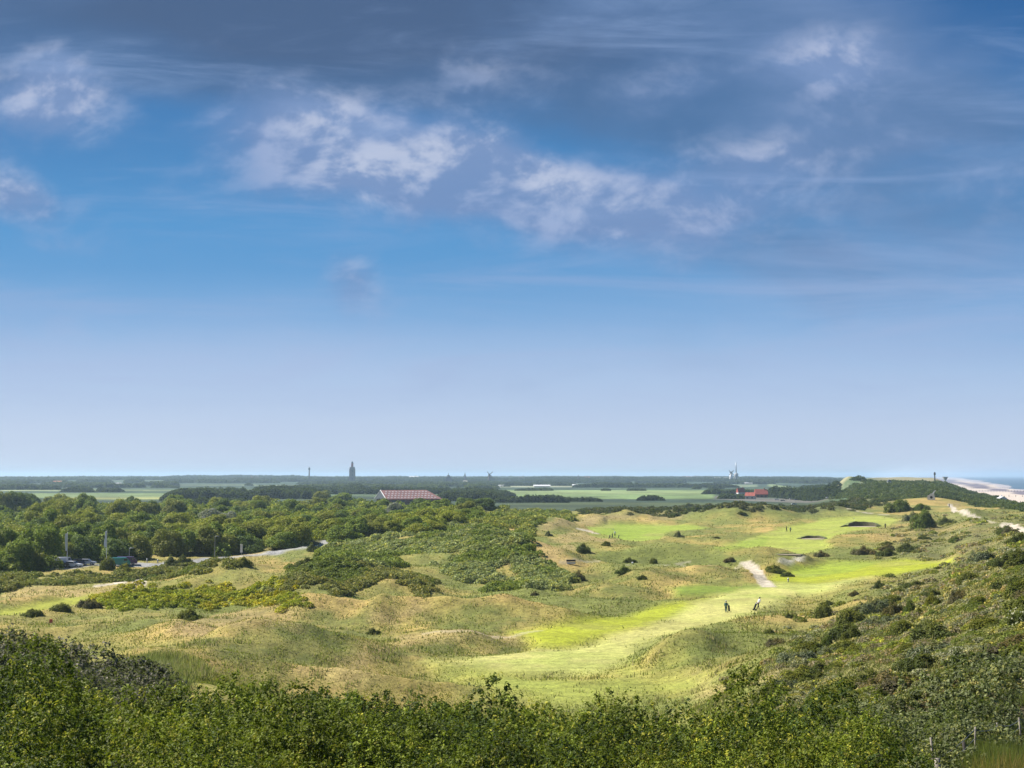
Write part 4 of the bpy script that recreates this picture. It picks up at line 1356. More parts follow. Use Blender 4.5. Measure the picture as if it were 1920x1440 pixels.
for (px, py, hpx, wpx, k, lb) in [
    (720, 962, 27, 40, 'green', 'green tree covering the foot of the striped-roof hall, left of three'),
    (782, 963, 25, 48, 'dark', 'dark green tree covering the foot of the striped-roof hall, middle of three'),
    (828, 962, 26, 50, 'green', 'green tree covering the foot of the striped-roof hall, right of three'),
    (395, 985, 32, 46, 'silver', 'silvery pale tree rising from the wood, left of two'),
    (430, 992, 30, 40, 'silver', 'silvery pale tree rising from the wood, right of two'),
    (30, 965, 42, 60, 'dark', 'tall dark tree at the left edge above the wood'),
    (245, 950, 20, 24, 'green', 'small tree standing clear above the wood skyline'),
    (740, 968, 24, 34, 'silver', 'greyish tree in front of the striped roof, leftmost'),
    (762, 975, 22, 30, 'dark', 'dark tree in front of the striped roof'),
    (800, 962, 24, 50, 'green', 'broad green tree against the right half of the striped roof'),
    (640, 950, 26, 50, 'green', 'rounded green tree left of the striped roof'),
    (605, 948, 28, 40, 'olive', 'olive tree at the left end of the clump before the hall'),
    (672, 958, 24, 40, 'green', 'green tree beside the brick gable'),
    (735, 1003, 26, 44, 'bright', 'yellow-green tree above the track at the edge of the wood'),
    (705, 1002, 30, 40, 'green', 'green tree at the shaded end of the wood'),
    (775, 1000, 30, 44, 'green', 'deep-green tree last at the right end of the wood'),
    (870, 955, 22, 50, 'dark', 'dark tree right of the striped roof'),
    (910, 955, 20, 50, 'dark', 'dark spreading tree beside the orange-roofed house'),
]:
    xx, yy, zz = ray(px, py, 300)
    kk_ = math.hypot(xx, yy) / F
    tree(xx, yy, k, hpx * kk_ * 1.05, wpx * kk_, lb)


patch('wood_undergrowth', None, 1900, (1.8, 3.2), (1.0, 1.5), [C(.22, .31, .042), C(.40, .46, .052)], 'shaded undergrowth filling the wood between its trees', mask=WM, rmax=1000)

# far woods and hedges that read as masses
def belt(name, px0, px1, ypix, thick, h, col, label, dens=1.0, blobr=None, rmin=700, lk=0.00085, gaps=0.0):
    p0, p1 = ray(px0, ypix, rmin), ray(px1, ypix, rmin)
    d = (math.hypot(p0[0], p0[1]) + math.hypot(p1[0], p1[1])) / 2
    br = blobr or h * 0.75
    L = abs(px1 - px0) * d / F
    n = int(max(4, L * thick / (br * br) * 0.9 * dens))
    n = min(n, 2600)
    u = rng.random(n)
    if gaps: u = u[fbmn(u * L / (h * 6), u * 0, 611 + int(px0), 2) > gaps]
    n = len(u)
    x = p0[0] + (p1[0] - p0[0]) * u
    y = p0[1] + (p1[1] - p0[1]) * u
    rr_ = np.hypot(x, y)
    off = rng.uniform(0, thick, n)
    tap = np.minimum(1, np.minimum(u, 1 - u) * (8 if px0 > 0 else 30) + 0.15)
    off = off * tap
    x, y = x * (1 + off / rr_), y * (1 + off / rr_)
    z = sample(Z, x, y)
    rad = br * rng.uniform(0.6, 1.25, n)
    hh = h * (0.5 + 0.5 * tap) * (0.55 + 0.75 * fbmn(x / (h * 5), y / (h * 9), 621, 3)) * rng.uniform(0.8, 1.15, n)
    c = np.asarray(col) * rng.uniform(0.7, 1.35, (n, 1)) * (0.8 + 0.4 * fbmn(x / 120, y / 200, 631, 2))[:, None]
    o = link(name, scrub_mesh(name, x, y, z, rad, hh, c, np.full(n, lk * d), farleaf_mat, 1.25, lump=0.3, jit=0.6))
    tag(o, label, 'wood', kind='stuff')


DK, MD, LT = C(.022, .042, .028), C(.040, .068, .036), C(.075, .11, .045)
belt('far_wood', -500, 1560, 896.5, 900, 8, MD, 'wooded skyline behind the town and the tower', rmin=5000, lk=0.0006, dens=0.5, blobr=14)
belt('far_wood', 300, 580, 897.5, 300, 13, DK, 'darker wooded rise on the skyline left of the tall tower', rmin=4000, lk=0.0006, blobr=12)
belt('far_wood', -400, 640, 901, 500, 10, MD, 'blue-green belt of trees on the far plain, left half', rmin=3000, lk=0.0006, blobr=12)
belt('far_wood', 560, 960, 902, 400, 11, MD, 'belt of trees at the foot of the tall tower', rmin=3000, lk=0.0006, blobr=10)
belt('far_wood', 940, 1620, 902, 350, 11, DK, 'dark belt of trees on the far plain, right half', rmin=3000, lk=0.0006, blobr=10)
belt('far_wood', -400, 520, 906, 250, 9, DK, 'second belt of trees behind the pale field at the left', rmin=2500, blobr=9, gaps=0.38)
belt('far_wood', -400, 470, 911, 180, 9, MD, 'broken line of trees beyond the pale field at the left', rmin=2000, blobr=8, gaps=0.42)
belt('far_wood', 120, 310, 923, 60, 8, DK, 'dark row of trees at the edge of the pale field', rmin=1500, blobr=7, gaps=0.3)
belt('far_wood', -300, 110, 919, 60, 8, DK, 'dark trees left of the pale field', rmin=1500, blobr=7)
belt('far_wood', 560, 960, 909, 250, 8, MD, 'leafy belt behind the striped roof', rmin=2000, blobr=8)
belt('far_wood', 540, 940, 917, 150, 8, LT, 'lighter trees just behind the striped roof', rmin=1500, blobr=7, gaps=0.3)
belt('far_wood', 940, 1080, 911, 100, 8, DK, 'dark trees above the long green field, left end', rmin=2000, blobr=8)
belt('far_wood', 1080, 1380, 914.5, 100, 9, DK, 'dark hedge along the top of the long green field', rmin=1800, blobr=7)
belt('far_wood', 1340, 1450, 908, 120, 8, DK, 'trees between the red houses and the skyline', rmin=2400, blobr=8)
belt('far_wood', 330, 940, 904, 260, 9, DK, 'dark line of trees below the tall tower and the thin shaft', rmin=2600, blobr=9, gaps=0.25)
belt('far_wood', 940, 1560, 899.5, 400, 10, DK, 'dark tree line under the town edge on the right half', rmin=3600, lk=0.0007, blobr=12)
belt('far_wood', 480, 930, 927, 90, 8, DK, 'dark trees filling the plain either side of the hall', rmin=1300, blobr=6, gaps=0.35)
belt('far_wood', 1330, 1600, 904, 160, 9, DK, 'dark trees beyond the red houses and the pines', rmin=2600, blobr=8, gaps=0.2)
belt('far_wood', -400, 330, 915, 90, 8, MD, 'trees between the two pale fields at the left', rmin=1800, blobr=8, gaps=0.35)
belt('far_wood', 600, 950, 913, 120, 8, MD, 'blue-green trees in the middle distance left of the long field', rmin=1900, blobr=8, gaps=0.3)
belt('far_wood', 470, 720, 922, 120, 9, DK, 'trees beyond the strip of field, towards the hall', rmin=1500, blobr=7, gaps=0.25)
belt('far_wood', 940, 1340, 906.5, 200, 9, DK, 'third line of trees beyond the long green field', rmin=2500, blobr=9, gaps=0.3)
belt('far_wood', 1250, 1450, 917.5, 50, 6, MD, 'thin hedge across the right end of the long green field', rmin=1800, blobr=5, gaps=0.4)
belt('far_wood', 960, 1250, 920.5, 25, 4, MD, 'thin broken hedge across the long green field', rmin=1700, blobr=3.5, gaps=0.5)
belt('far_wood', 1320, 1420, 927, 40, 6, MD, 'bushes around the farm left of the red houses', rmin=1300, blobr=4, gaps=0.35)
belt('far_wood', 830, 960, 931, 80, 8, MD, 'green trees around the orange-roofed house', rmin=1200, blobr=5, gaps=0.2)
belt('far_wood', 310, 480, 940, 260, 10, DK, 'dark wood behind the silvery trees', rmin=1000, blobr=6)
belt('far_wood', 470, 600, 936, 220, 11, DK, 'dark blue-green wood behind the narrow strip of field', rmin=1000, blobr=6)
belt('far_wood', 300, 480, 952, 60, 7, DK, 'dark lower edge of the wood behind the silvery trees', rmin=850, blobr=5)
belt('far_wood', 820, 950, 940, 120, 8, DK, 'dark trees right of the striped roof', rmin=950, blobr=5)
belt('far_wood', 930, 1060, 943, 40, 6.5, DK, 'row of dark trees along the near edge of the long green field', rmin=950, blobr=4)
belt('far_wood', 1050, 1125, 941, 20, 4.5, DK, 'low dark hedge continuing the row of dark trees', rmin=950, blobr=3, gaps=0.35)
belt('far_wood', 1200, 1240, 939, 30, 5, DK, 'dark clump alone on the shaded plain', rmin=950, blobr=4)
belt('far_wood', 1440, 1570, 932, 130, 12, DK, 'dark pines behind the car park', rmin=1100, blobr=5)
belt('far_wood', 1500, 1572, 921, 120, 9, DK, 'dark trees rising to the sandy knoll', rmin=1400, blobr=6)
belt('far_wood', 1350, 1400, 936, 50, 5, MD, 'bushes left of the red houses', rmin=1000, blobr=4)

# ------------------------------------------------------------------ built things
class MB:
    def __init__(self): self.V, self.Fc = [], []

    def add(self, v, f):
        o = len(self.V)
        self.V.extend([tuple(p) for p in v]); self.Fc.extend([tuple(i + o for i in q_) for q_ in f])
        return self

    def box(self, c, s, rz=0.0, taper=1.0, ry=0.0):
        x, y, z = s[0] / 2, s[1] / 2, s[2] / 2
        v = []
        for dz_ in (-1, 1):
            k = taper if dz_ > 0 else 1
            for (a, b) in ((-1, -1), (1, -1), (1, 1), (-1, 1)):
                v.append(Vector((a * x * k, b * y * k, dz_ * z)))
        M = Matrix.Rotation(rz, 3, 'Z') @ Matrix.Rotation(ry, 3, 'Y')
        v = [M @ p + Vector(c) for p in v]
        return self.add(v, [(3, 2, 1, 0), (4, 5, 6, 7), (0, 1, 5, 4), (1, 2, 6, 5), (2, 3, 7, 6), (3, 0, 4, 7)])

    def tube(self, pts, rads, n=8):
        v, f = tube(pts, rads, n)
        f = list(f) + [tuple(range(n - 1, -1, -1)), tuple(range(len(v) - n, len(v)))]
        return self.add(v, f)

    def prism(self, prof, y0, y1):
        """profile in x,z pushed along y"""
        n = len(prof)
        v = [(a, y0, b) for a, b in prof] + [(a, y1, b) for a, b in prof]
        f = [tuple(range(n)), tuple(range(2 * n - 1, n - 1, -1))] + [(i, i + n, (i + 1) % n + n, (i + 1) % n) for i in range(n)]
        return self.add(v, f)

    def lathe(self, prof, n=12, c=(0, 0, 0)):
        v, f = [], []
        for r_, z_ in prof:
            for k in range(n):
                a = 2 * math.pi * k / n
                v.append((c[0] + r_ * math.cos(a), c[1] + r_ * math.sin(a), c[2] + z_))
        for i in range(len(prof) - 1):
            for k in range(n):
                f.append((i * n + k, i * n + (k + 1) % n, (i + 1) * n + (k + 1) % n, (i + 1) * n + k))
        f += [tuple(range(n - 1, -1, -1)), tuple(range(len(v) - n, len(v)))]
        return self.add(v, f)

    def build(self, name, mat, parent=None, smooth=False, loc=(0, 0, 0), rz=0.0):
        me = bpy.data.meshes.new(name)
        me.from_pydata(self.V, [], self.Fc)
        me.materials.append(mat)
        if smooth: me.polygons.foreach_set('use_smooth', [True] * len(me.polygons))
        me.update()
        return link(name, me, parent, loc, rz)


def empty(name, loc, rz, label, cat, group=None):
    e = bpy.data.objects.new(name, None)
    scene.collection.objects.link(e)
    e.location = loc
    e.rotation_euler = (0, 0, rz)
    e.empty_display_size = 0.3
    tag(e, label, cat, group)
    return e


def copy_tree(o, parent=None):
    c_ = o.copy()
    scene.collection.objects.link(c_)
    if parent: c_.parent = parent
    for ch in list(o.children): copy_tree(ch, c_)
    return c_


def at(px, py, rmin=110, h=0.0):
    x, y, z = ray(px, py, rmin)
    return (x, y, z + h), math.hypot(x, y) / F


white = flat_mat('white_paint', (.78, .78, .78), 0.5, 0, 0.05)
cream = flat_mat('cream_render', (.62, .58, .48), 0.8, 0, 0.1)
brick = flat_mat('red_brick', (.34, .13, .08), 0.85, 0, 0.25, 1.2)
tile_red = flat_mat('red_roof_tile', (.40, .085, .055), 0.75, 0, 0.25, 0.8)
tile_dusty = flat_mat('dusty_pink_roof', (.29, .14, .125), 0.85, 0, 0.25, 0.5)
panel_pale = flat_mat('pale_roof_panel', (.46, .40, .41), 0.7, 0, 0.2, 0.3)
tile_org = flat_mat('orange_roof_tile', (.52, .20, .09), 0.75, 0, 0.2, 0.8)
slate = flat_mat('dark_boarding', (.06, .075, .09), 0.7, 0, 0.2, 1.0)
glass = flat_mat('window_glass', (.05, .06, .07), 0.12, 0, 0.05)
steel = flat_mat('galvanised_steel', (.45, .46, .47), 0.45, 0.7, 0.08)
dark = flat_mat('black_rubber', (.02, .02, .022), 0.7, 0, 0.1)
wood = flat_mat('grey_weathered_wood', (.30, .265, .215), 0.9, 0, 0.3, 12, 0.4)
wood_dk = flat_mat('dark_wet_wood', (.045, .038, .034), 0.9, 0, 0.2, 8)
conc = flat_mat('pale_concrete', (.46, .46, .46), 0.85, 0, 0.12, 1.0, 0.2)
tower_brick = flat_mat('old_tower_brick', (.20, .15, .13), 0.9, 0, 0.2, 0.1)
cloth = flat_mat('white_flag_cloth', (.80, .82, .85), 0.8, 0, 0.04)
skin_m = flat_mat('skin', (.50, .32, .23), 0.6, 0, 0.05)
teal = flat_mat('dark_teal_cloth', (.018, .105, .115), 0.85, 0, 0.1)
pale_grey = flat_mat('pale_grey_cloth', (.50, .54, .60), 0.85, 0, 0.06)
white_cloth = flat_mat('white_cloth', (.74, .75, .76), 0.85, 0, 0.04)
black_cloth = flat_mat('black_cloth', (.025, .025, .028), 0.85, 0, 0.1)
hair_m = flat_mat('dark_hair', (.035, .025, .02), 0.7, 0, 0.1)
red_paint = flat_mat('orange_red_paint', (.62, .10, .04), 0.5, 0, 0.05)
rust_grass = None


# --- houses and the hall
def house(name, px, py, wpx, hpx, label, wallm, roofm, rz=0.0, depth=0.7, rmin=900, roof_k=0.5, windows=2, chimney=False, group=None, gable=False, cat='house'):
    p, k = at(px, py, rmin)
    w, h = wpx * k, hpx * k
    dp = w * depth
    if gable: w, dp = dp, w
    hr = h * roof_k
    hw = h - hr
    e = empty(name, (p[0], p[1], p[2] - 0.3), rz - math.atan2(p[0], p[1]) + (math.pi / 2 if gable else 0), label, cat, group)
    MB().box((0, 0, hw / 2), (w, dp, hw)).build('wall', wallm, e)
    g = MB()
    ov = 0.04 * dp
    g.add([(-w / 2 - ov, -dp / 2 - ov, hw), (w / 2 + ov, -dp / 2 - ov, hw), (w / 2 + ov, dp / 2 + ov, hw), (-w / 2 - ov, dp / 2 + ov, hw), (-w / 2 - ov, 0, hw + hr), (w / 2 + ov, 0, hw + hr)],
          [(0, 1, 5, 4), (2, 3, 4, 5), (0, 4, 3), (1, 2, 5), (3, 2, 1, 0)])
    rf = g.build('roof', roofm, e)
    if chimney:
        MB().box((w * 0.28, 0, hw + hr * 1.02), (w * 0.07, w * 0.07, hr * 0.45)).build('chimney', brick, rf)
    for i in range(windows):
        wx0 = (i + 0.5) / windows * w - w / 2
        MB().box((wx0, -dp / 2 - 0.03, hw * 0.5), (w / windows * 0.35, 0.08, hw * 0.4)).build('window', glass, e)
    if windows:
        MB().box((w / 2 + 0.03, 0, hw * 0.36), (0.08, dp * 0.16, hw * 0.72)).build('door', slate, e)
    return e


def hall():
    p, k = at(766, 947, 850)
    e = empty('sports_hall', (p[0], p[1], 1.2), 0, 'long low hall with a red roof dotted with white panels, behind the wood', 'hall')
    e.rotation_euler[2] = R(24)
    L, W, ev, rd = 46.0, 28.0, 4.6, 11.4
    MB().box((0, 0, ev / 2), (L - 2, W - 2, ev)).build('wall', brick, e)
    g = MB()
    x0, x1, y0, y1 = -L / 2, L / 2, -W / 2, W / 2
    rx0, rx1 = -L / 2 + 0.4, L / 2 - 8
    g.add([(x0, y0, ev), (x1, y0, ev), (x1, y1, ev), (x0, y1, ev), (rx0, 0, rd), (rx1, 0, rd)], [(0, 1, 5, 4), (1, 2, 5), (2, 3, 4, 5), (3, 0, 4)])
    g.add([(x0, y0, ev - 0.25), (x1, y0, ev - 0.25), (x1, y1, ev - 0.25), (x0, y1, ev - 0.25)], [(3, 2, 1, 0)])
    rf = g.build('roof', tile_dusty, e)
    gb = MB().add([(x0 - 0.05, y0 + 1, ev), (x0 - 0.05, y1 - 1, ev), (x0 + 0.1, 0, rd - 0.6), (x0 - 0.35, y0 + 1, ev), (x0 - 0.35, y1 - 1, ev), (x0 - 0.2, 0, rd - 0.6)], [(3, 5, 4), (0, 1, 2), (0, 3, 4, 1), (0, 2, 5, 3), (1, 4, 5, 2)])
    gb.build('gable', slate, e)
    MB().tube([(x0 - 0.4, y0 - 0.2, ev), (x0 - 0.3, 0, rd + 0.1), (x0 - 0.4, y1 + 0.2, ev)], [0.22] * 3, 6).build('verge_board', white, e)
    # staggered white roof lights on the slope towards the dunes
    sl = math.atan2(rd - ev, W / 2)
    for r_ in range(4):
        for c_ in range(15):
            t_ = 0.14 + r_ * 0.22
            xa = rx0 + 1.8 + (c_ + 0.5 * (r_ % 2)) * 2.75
            if xa > x1 - 9.5 + (1 - t_) * 7: continue
            yy = y0 * (1 - t_)
            zz = ev + (rd - ev) * t_
            v = []
            for a, b in ((-0.7, -0.8), (0.7, -0.8), (0.7, 0.8), (-0.7, 0.8)):
                v.append((xa + a, yy + b * math.cos(sl), zz + b * math.sin(sl) + 0.06))
            v += [(q_[0], q_[1] - 0.05, q_[2] + 0.12) for q_ in v]
            MB().add(v, [(4, 5, 6, 7), (0, 1, 5, 4), (1, 2, 6, 5), (2, 3, 7, 6), (3, 0, 4, 7)]).build('roof_light', panel_pale, rf)
    for i in range(5):
        MB().box((-L / 2 + 6 + i * 7.5, y0 + 0.97, 2.8), (2.6, 0.1, 1.8)).build('window', glass, e)
    MB().box((x0 + 0.95, -4, 1.9), (0.12, 4.2, 3.8)).build('door', slate, e)


hall()
house('brick_house', 722, 956, 26, 15, 'red-brick gable end below the left end of the striped roof', brick, tile_red, R(20), rmin=800, windows=2, gable=True)
house('farmhouse', 861, 937, 16, 10, 'small house with an orange roof among trees right of the hall', white, tile_org, R(-15), rmin=900, windows=2)
house('villa', 1389, 932, 14, 17, 'white-walled house with a steep red roof, left of the big red one', white, tile_red, R(25), rmin=1100, chimney=True)
house('villa', 1407, 936, 18, 13, 'low pinkish-red roofed house between the two taller ones', cream, tile_red, R(-10), rmin=1100)
house('villa', 1427, 933, 22, 16, 'big red-roofed house, rightmost and tallest of the three', brick, tile_red, R(12), rmin=1100, roof_k=0.6, windows=3, chimney=True)
house('beach_house', 1371, 935, 9, 7, 'tiny grey house left of the white-walled one', conc, slate, R(5), rmin=1100)
# small buildings on the far plain
FARH = [
    (108, 907, 14, 5, tile_org, cream, 'orange-roofed farm at the far left, below the wooded skyline'), (172, 909, 16, 5, white, white, 'white shed, first of the pale row on the left plain'),
    (200, 909.5, 18, 4.5, white, white, 'long white shed, second of the pale row on the left plain'), (222, 909, 10, 4, conc, white, 'short white shed, third of the pale row on the left plain'),
    (288, 909, 26, 5, white, cream, 'long glasshouse with a pale roof, right of the white sheds'), (429, 919, 7, 4, white, white, 'lone white barn before the dark wood'),
    (477, 899, 12, 5, tile_red, white, 'red-roofed white house high on the wooded skyline'), (130, 918, 10, 4, conc, white, 'small pale house at the edge of the pale field'),
    (632, 906, 11, 4, white, white, 'white house left below the tall tower'), (704, 901, 20, 5, conc, cream, 'pale block right of the tall tower'), (776, 896.5, 16, 4, white, white, 'white building on the skyline right of the tall tower'),
    (790, 903, 9, 4, conc, white, 'small white house below the skyline building'), (872, 905, 8, 4, cream, cream, 'cream house in the trees left of the windmill'), (1016, 914, 30, 5, white, cream, 'long pale glasshouse at the left end of the green field'),
    (1078, 912, 10, 4, white, white, 'small white shed above the green field'), (1167, 902, 5, 6, white, white, 'narrow white building on the right-hand plain'),
    (985, 899, 22, 4, tile_red, brick, 'red-roofed row, first along the town edge'), (1020, 899, 24, 4.5, tile_red, brick, 'red-roofed row, second along the town edge'), (1052, 899, 20, 4, tile_red, cream, 'red-roofed row, third along the town edge'),
    (1092, 899, 26, 4.5, tile_red, brick, 'red-roofed row, fourth along the town edge'), (1128, 899, 22, 4, tile_org, brick, 'orange-roofed row at the end of the town edge'),
    (1290, 898.5, 30, 4.5, tile_red, white, 'long red roof on the skyline left of the mast'), (1322, 898.5, 28, 4.5, tile_red, cream, 'second long red roof on the skyline left of the mast'),
    (1358, 899.5, 34, 4, white, white, 'long white building at the foot of the mast'), (940, 913, 10, 4, conc, white, 'grey-white farm building below the windmill'),
    (1345, 912, 12, 4, conc, white, 'pale farm building beyond the green field'), (1403, 908, 14, 3.5, conc, cream, 'pale barn beyond the red houses'),
]
for (px, py, w_, h_, rm_, wm_, lb) in FARH:
    house('far_house', px, py, w_, h_, lb, wm_, rm_, random.uniform(-0.25, 0.25), rmin=1500, windows=0, cat='building')


def skyline(px, ytop, d, name):
    """point on the ground at bearing px and distance d, and the height its top needs to reach ytop"""
    th = math.atan((px - 960) / F)
    x, y = d * math.sin(th), d * math.cos(th)
    z = gz(x, y)
    top = EYE + (891.5 - ytop) / F * y
    return (x, y, z - 0.5), top - z + 0.5


# tall square church tower with a lantern
p, H_ = skyline(661, 864.5, 4300, '')
e = empty('lighthouse_tower', p, R(8), 'tall square brick tower with a lantern on top, on the skyline', 'tower')
Wt = 9.0
hb = H_ * 0.70
MB().box((0, 0, hb / 2), (Wt * 1.7, Wt * 1.7, hb), 0, 0.90).build('tower_body', tower_brick, e)
for sx in (-1, 1):
    for sy in (-1, 1):
        MB().box((sx * Wt * 0.84, sy * Wt * 0.84, hb * 0.47), (3.2, 3.2, hb * 0.94), 0, 0.72).build('buttress', tower_brick, e)
for i in range(3):
    MB().box((0, -Wt * 0.86 + i * 0.25 + 0.0, hb * (0.25 + 0.25 * i)), (2.6, 0.8, 6)).build('window', glass, e)
MB().box((0, 0, hb + 0.8), (Wt * 1.66, Wt * 1.66, 1.6)).build('parapet', tower_brick, e)
MB().lathe([(3.4, 0), (3.2, H_ * 0.15), (3.9, H_ * 0.152), (3.9, H_ * 0.165)], 12, (0, 0, hb + 1.6)).build('lantern_base', tile_red, e, True)
MB().lathe([(2.6, 0), (2.6, H_ * 0.055), (2.9, H_ * 0.057), (0.3, H_ * 0.10), (0.15, H_ * 0.125)], 12, (0, 0, hb + 1.6 + H_ * 0.165)).build('lantern', slate, e, True)

p, H_ = skyline(580.5, 875, 4300, '')
e = empty('water_tower', p, 0, 'slim dark shaft with a thicker head, left of the square tower', 'tower')
MB().lathe([(2.2, 0), (1.7, H_ * 0.78), (1.9, H_ * 0.8)], 10).build('shaft', tower_brick, e, True)
MB().lathe([(2.6, 0), (3.0, H_ * 0.06), (2.6, H_ * 0.12), (0.5, H_ * 0.15), (0.3, H_ * 0.2)], 10, (0, 0, H_ * 0.8)).build('head', slate, e, True)

p, H_ = skyline(1379.5, 867, 4600, '')
e = empty('radio_mast', p, 0, 'thin tall mast rising from a squat base on the right of the skyline', 'mast')
MB().lathe([(5.0, 0), (4.4, H_ * 0.22), (6.5, H_ * 0.30), (7.0, H_ * 0.40), (2.2, H_ * 0.46)], 10).build('base_tower', conc, e, True)
MB().lathe([(1.7, 0), (1.1, H_ * 0.55)], 8, (0, 0, H_ * 0.45)).build('antenna', steel, e, True)


def windmill(px, ytop, d, label, bodym, sail=1.0):
    p, H_ = skyline(px, ytop, d, '')
    e = empty('windmill', p, R(random.uniform(-25, 25)), label, 'windmill')
    hb = H_ * 0.68
    MB().lathe([(hb * 0.24, 0), (hb * 0.15, hb)], 10).build('mill_tower', bodym, e, True)
    MB().lathe([(hb * 0.165, 0), (hb * 0.15, hb * 0.10), (hb * 0.03, hb * 0.2)], 10, (0, 0, hb)).build('cap', slate, e, True)
    hub = (0, -hb * 0.22, hb * 1.04)
    MB().lathe([(0.5, -0.4), (0.5, 0.4)], 8, hub).build('hub', steel, e)
    for i in range(4):
        a = math.pi / 4 * 0.9 + i * math.pi / 2
        L = H_ * 0.38 * sail
        c_, s_ = math.cos(a), math.sin(a)
        g = MB()
        g.box((hub[0] + c_ * L * 0.5, hub[1], hub[2] + s_ * L * 0.5), (L, 0.4, 0.45), 0, 1.0, -a)
        g.box((hub[0] + c_ * L * 0.58 - s_ * 0.9, hub[1] + 0.1, hub[2] + s_ * L * 0.58 + c_ * 0.9), (L * 0.8, 0.18, 1.6), 0, 1.0, -a)
        g.build('sail', wood_dk, e)


windmill(917.5, 884, 4300, 'dark windmill on the skyline right of the church dome', tower_brick)
windmill(1370, 879.5, 4500, 'white windmill immediately left of the tall mast', white, 0.7)
p, H_ = skyline(841, 886.5, 4300, '')
e = empty('domed_church', p, 0, 'small domed church just above the skyline, between tower and windmill', 'church')
MB().box((0, 0, H_ * 0.25), (18, 14, H_ * 0.5)).build('wall', tower_brick, e)
MB().lathe([(6.5, 0), (6, H_ * 0.1), (4, H_ * 0.22), (1, H_ * 0.3), (0.4, H_ * 0.5)], 12, (0, 0, H_ * 0.5)).build('dome', slate, e, True)
for px, yt, lb in ((872, 886, 'needle-thin spire on the skyline left of the windmill'), (1084, 890.5, 'small pointed church roof above the town edge')):
    p, H_ = skyline(px, yt, 4300, '')
    e = empty('church', p, 0, lb, 'church')
    MB().box((0, 0, H_ * 0.25), (5, 5, H_ * 0.5)).build('wall', tower_brick, e)
    MB().lathe([(3.4, 0), (0.3, H_ * 0.5)], 4, (0, 0, H_ * 0.5)).build('spire', slate, e)

# beacon, pillar and lookout on the sea dune
p, H_ = skyline(1751, 884.5, 1650, '')
e = empty('beacon', p, 0, 'slim dark beacon on the crest of the sea dune', 'beacon')
MB().lathe([(0.9, 0), (0.6, H_ * 0.62)], 8).build('post', wood_dk, e)
MB().lathe([(0.3, 0), (1.1, H_ * 0.06), (1.1, H_ * 0.26), (0.2, H_ * 0.36)], 8, (0, 0, H_ * 0.62)).build('head', wood_dk, e)
p, H_ = skyline(1770.5, 894, 1500, '')
e = empty('white_pillar', p, 0, 'short white pillar with a flared head on the sea dune', 'pillar')
MB().lathe([(1.3, 0), (1.0, H_ * 0.6)], 8).build('shaft', white, e)
MB().lathe([(1.1, 0), (3.0, H_ * 0.4)], 8, (0, 0, H_ * 0.6)).build('flared_head', white, e)
p, H_ = skyline(1665, 899, 1300, '')
e = empty('white_hut', p, R(10), 'small white hut half hidden in the dark sea dune scrub', 'hut')
MB().box((0, 0, H_ * 0.35), (3.2, 2.6, H_ * 0.7)).build('wall', white, e)
MB().prism([(-1.8, 0), (1.8, 0), (0, H_ * 0.3)], -1.5, 1.5).build('roof', slate, e, loc=(0, 0, H_ * 0.7))

p, k = at(1746, 939, 400)
e = empty('lookout', (p[0], p[1], p[2] + 0.1), R(-18), 'pale grey lookout hut with a dark opening and a slanted fin, on the dune crest', 'hut')
s_ = k
w_ = MB().prism([(-6.5 * s_, 0), (7 * s_, 0), (6 * s_, 6 * s_), (5 * s_, 12.0 * s_), (-1 * s_, 11 * s_), (-3.5 * s_, 9 * s_), (-6.5 * s_, 7.5 * s_)], -4 * s_, 4 * s_)
w_.build('wall', white, e)
MB().prism([(2 * s_, 11.5 * s_), (5 * s_, 12 * s_), (9.5 * s_, 18 * s_), (5 * s_, 16.5 * s_)], -1.2 * s_, 1.2 * s_).build('fin', white, e)
op_ = MB().lathe([(2.4 * s_, -0.3), (2.4 * s_, 0.05)], 14).build('opening', dark, e, loc=(0.5 * s_, -4 * s_ - 0.02, 4.6 * s_))
op_.rotation_euler = (math.pi / 2, 0, 0)


# --- flags, posts, signs along the road
def flag(px, py, hpx, label):
    p, k = at(px, py, 250)
    H = hpx * k
    e = empty('flagpole', p, 0, label, 'flag', None)
    MB().tube([(0, 0, -0.4), (0, 0, H * 0.5), (0, 0, H)], [0.07, 0.06, 0.045], 8).build('pole', white, e)
    V, Fq = [], []
    n = 14
    for i in range(n + 1):
        t_ = i / n
        zz = H * (0.985 - 0.50 * t_)
        for j in range(4):
            u = j / 3
            wdt = 0.58 + 0.14 * math.sin(t_ * 5 + px)
            V.append((-u * wdt * (0.9 + 0.1 * math.cos(t_ * 7)), 0.10 * math.sin(u * 5 + t_ * 9), zz - 0.10 * u))
    for i in range(n):
        for j in range(3):
            a = i * 4 + j
            Fq.append((a, a + 1, a + 5, a + 4))
    o = len(V)
    V2 = [(x_, y_ + 0.02, z_) for x_, y_, z_ in V]
    F2 = [tuple(reversed([i + o for i in f])) for f in Fq]
    MB().add(V + V2, Fq + F2).build('flag_cloth', cloth, e, True)
    MB().lathe([(0.05, 0), (0.09, 0.08), (0.02, 0.16)], 8, (0, 0, H)).build('finial', white, e)


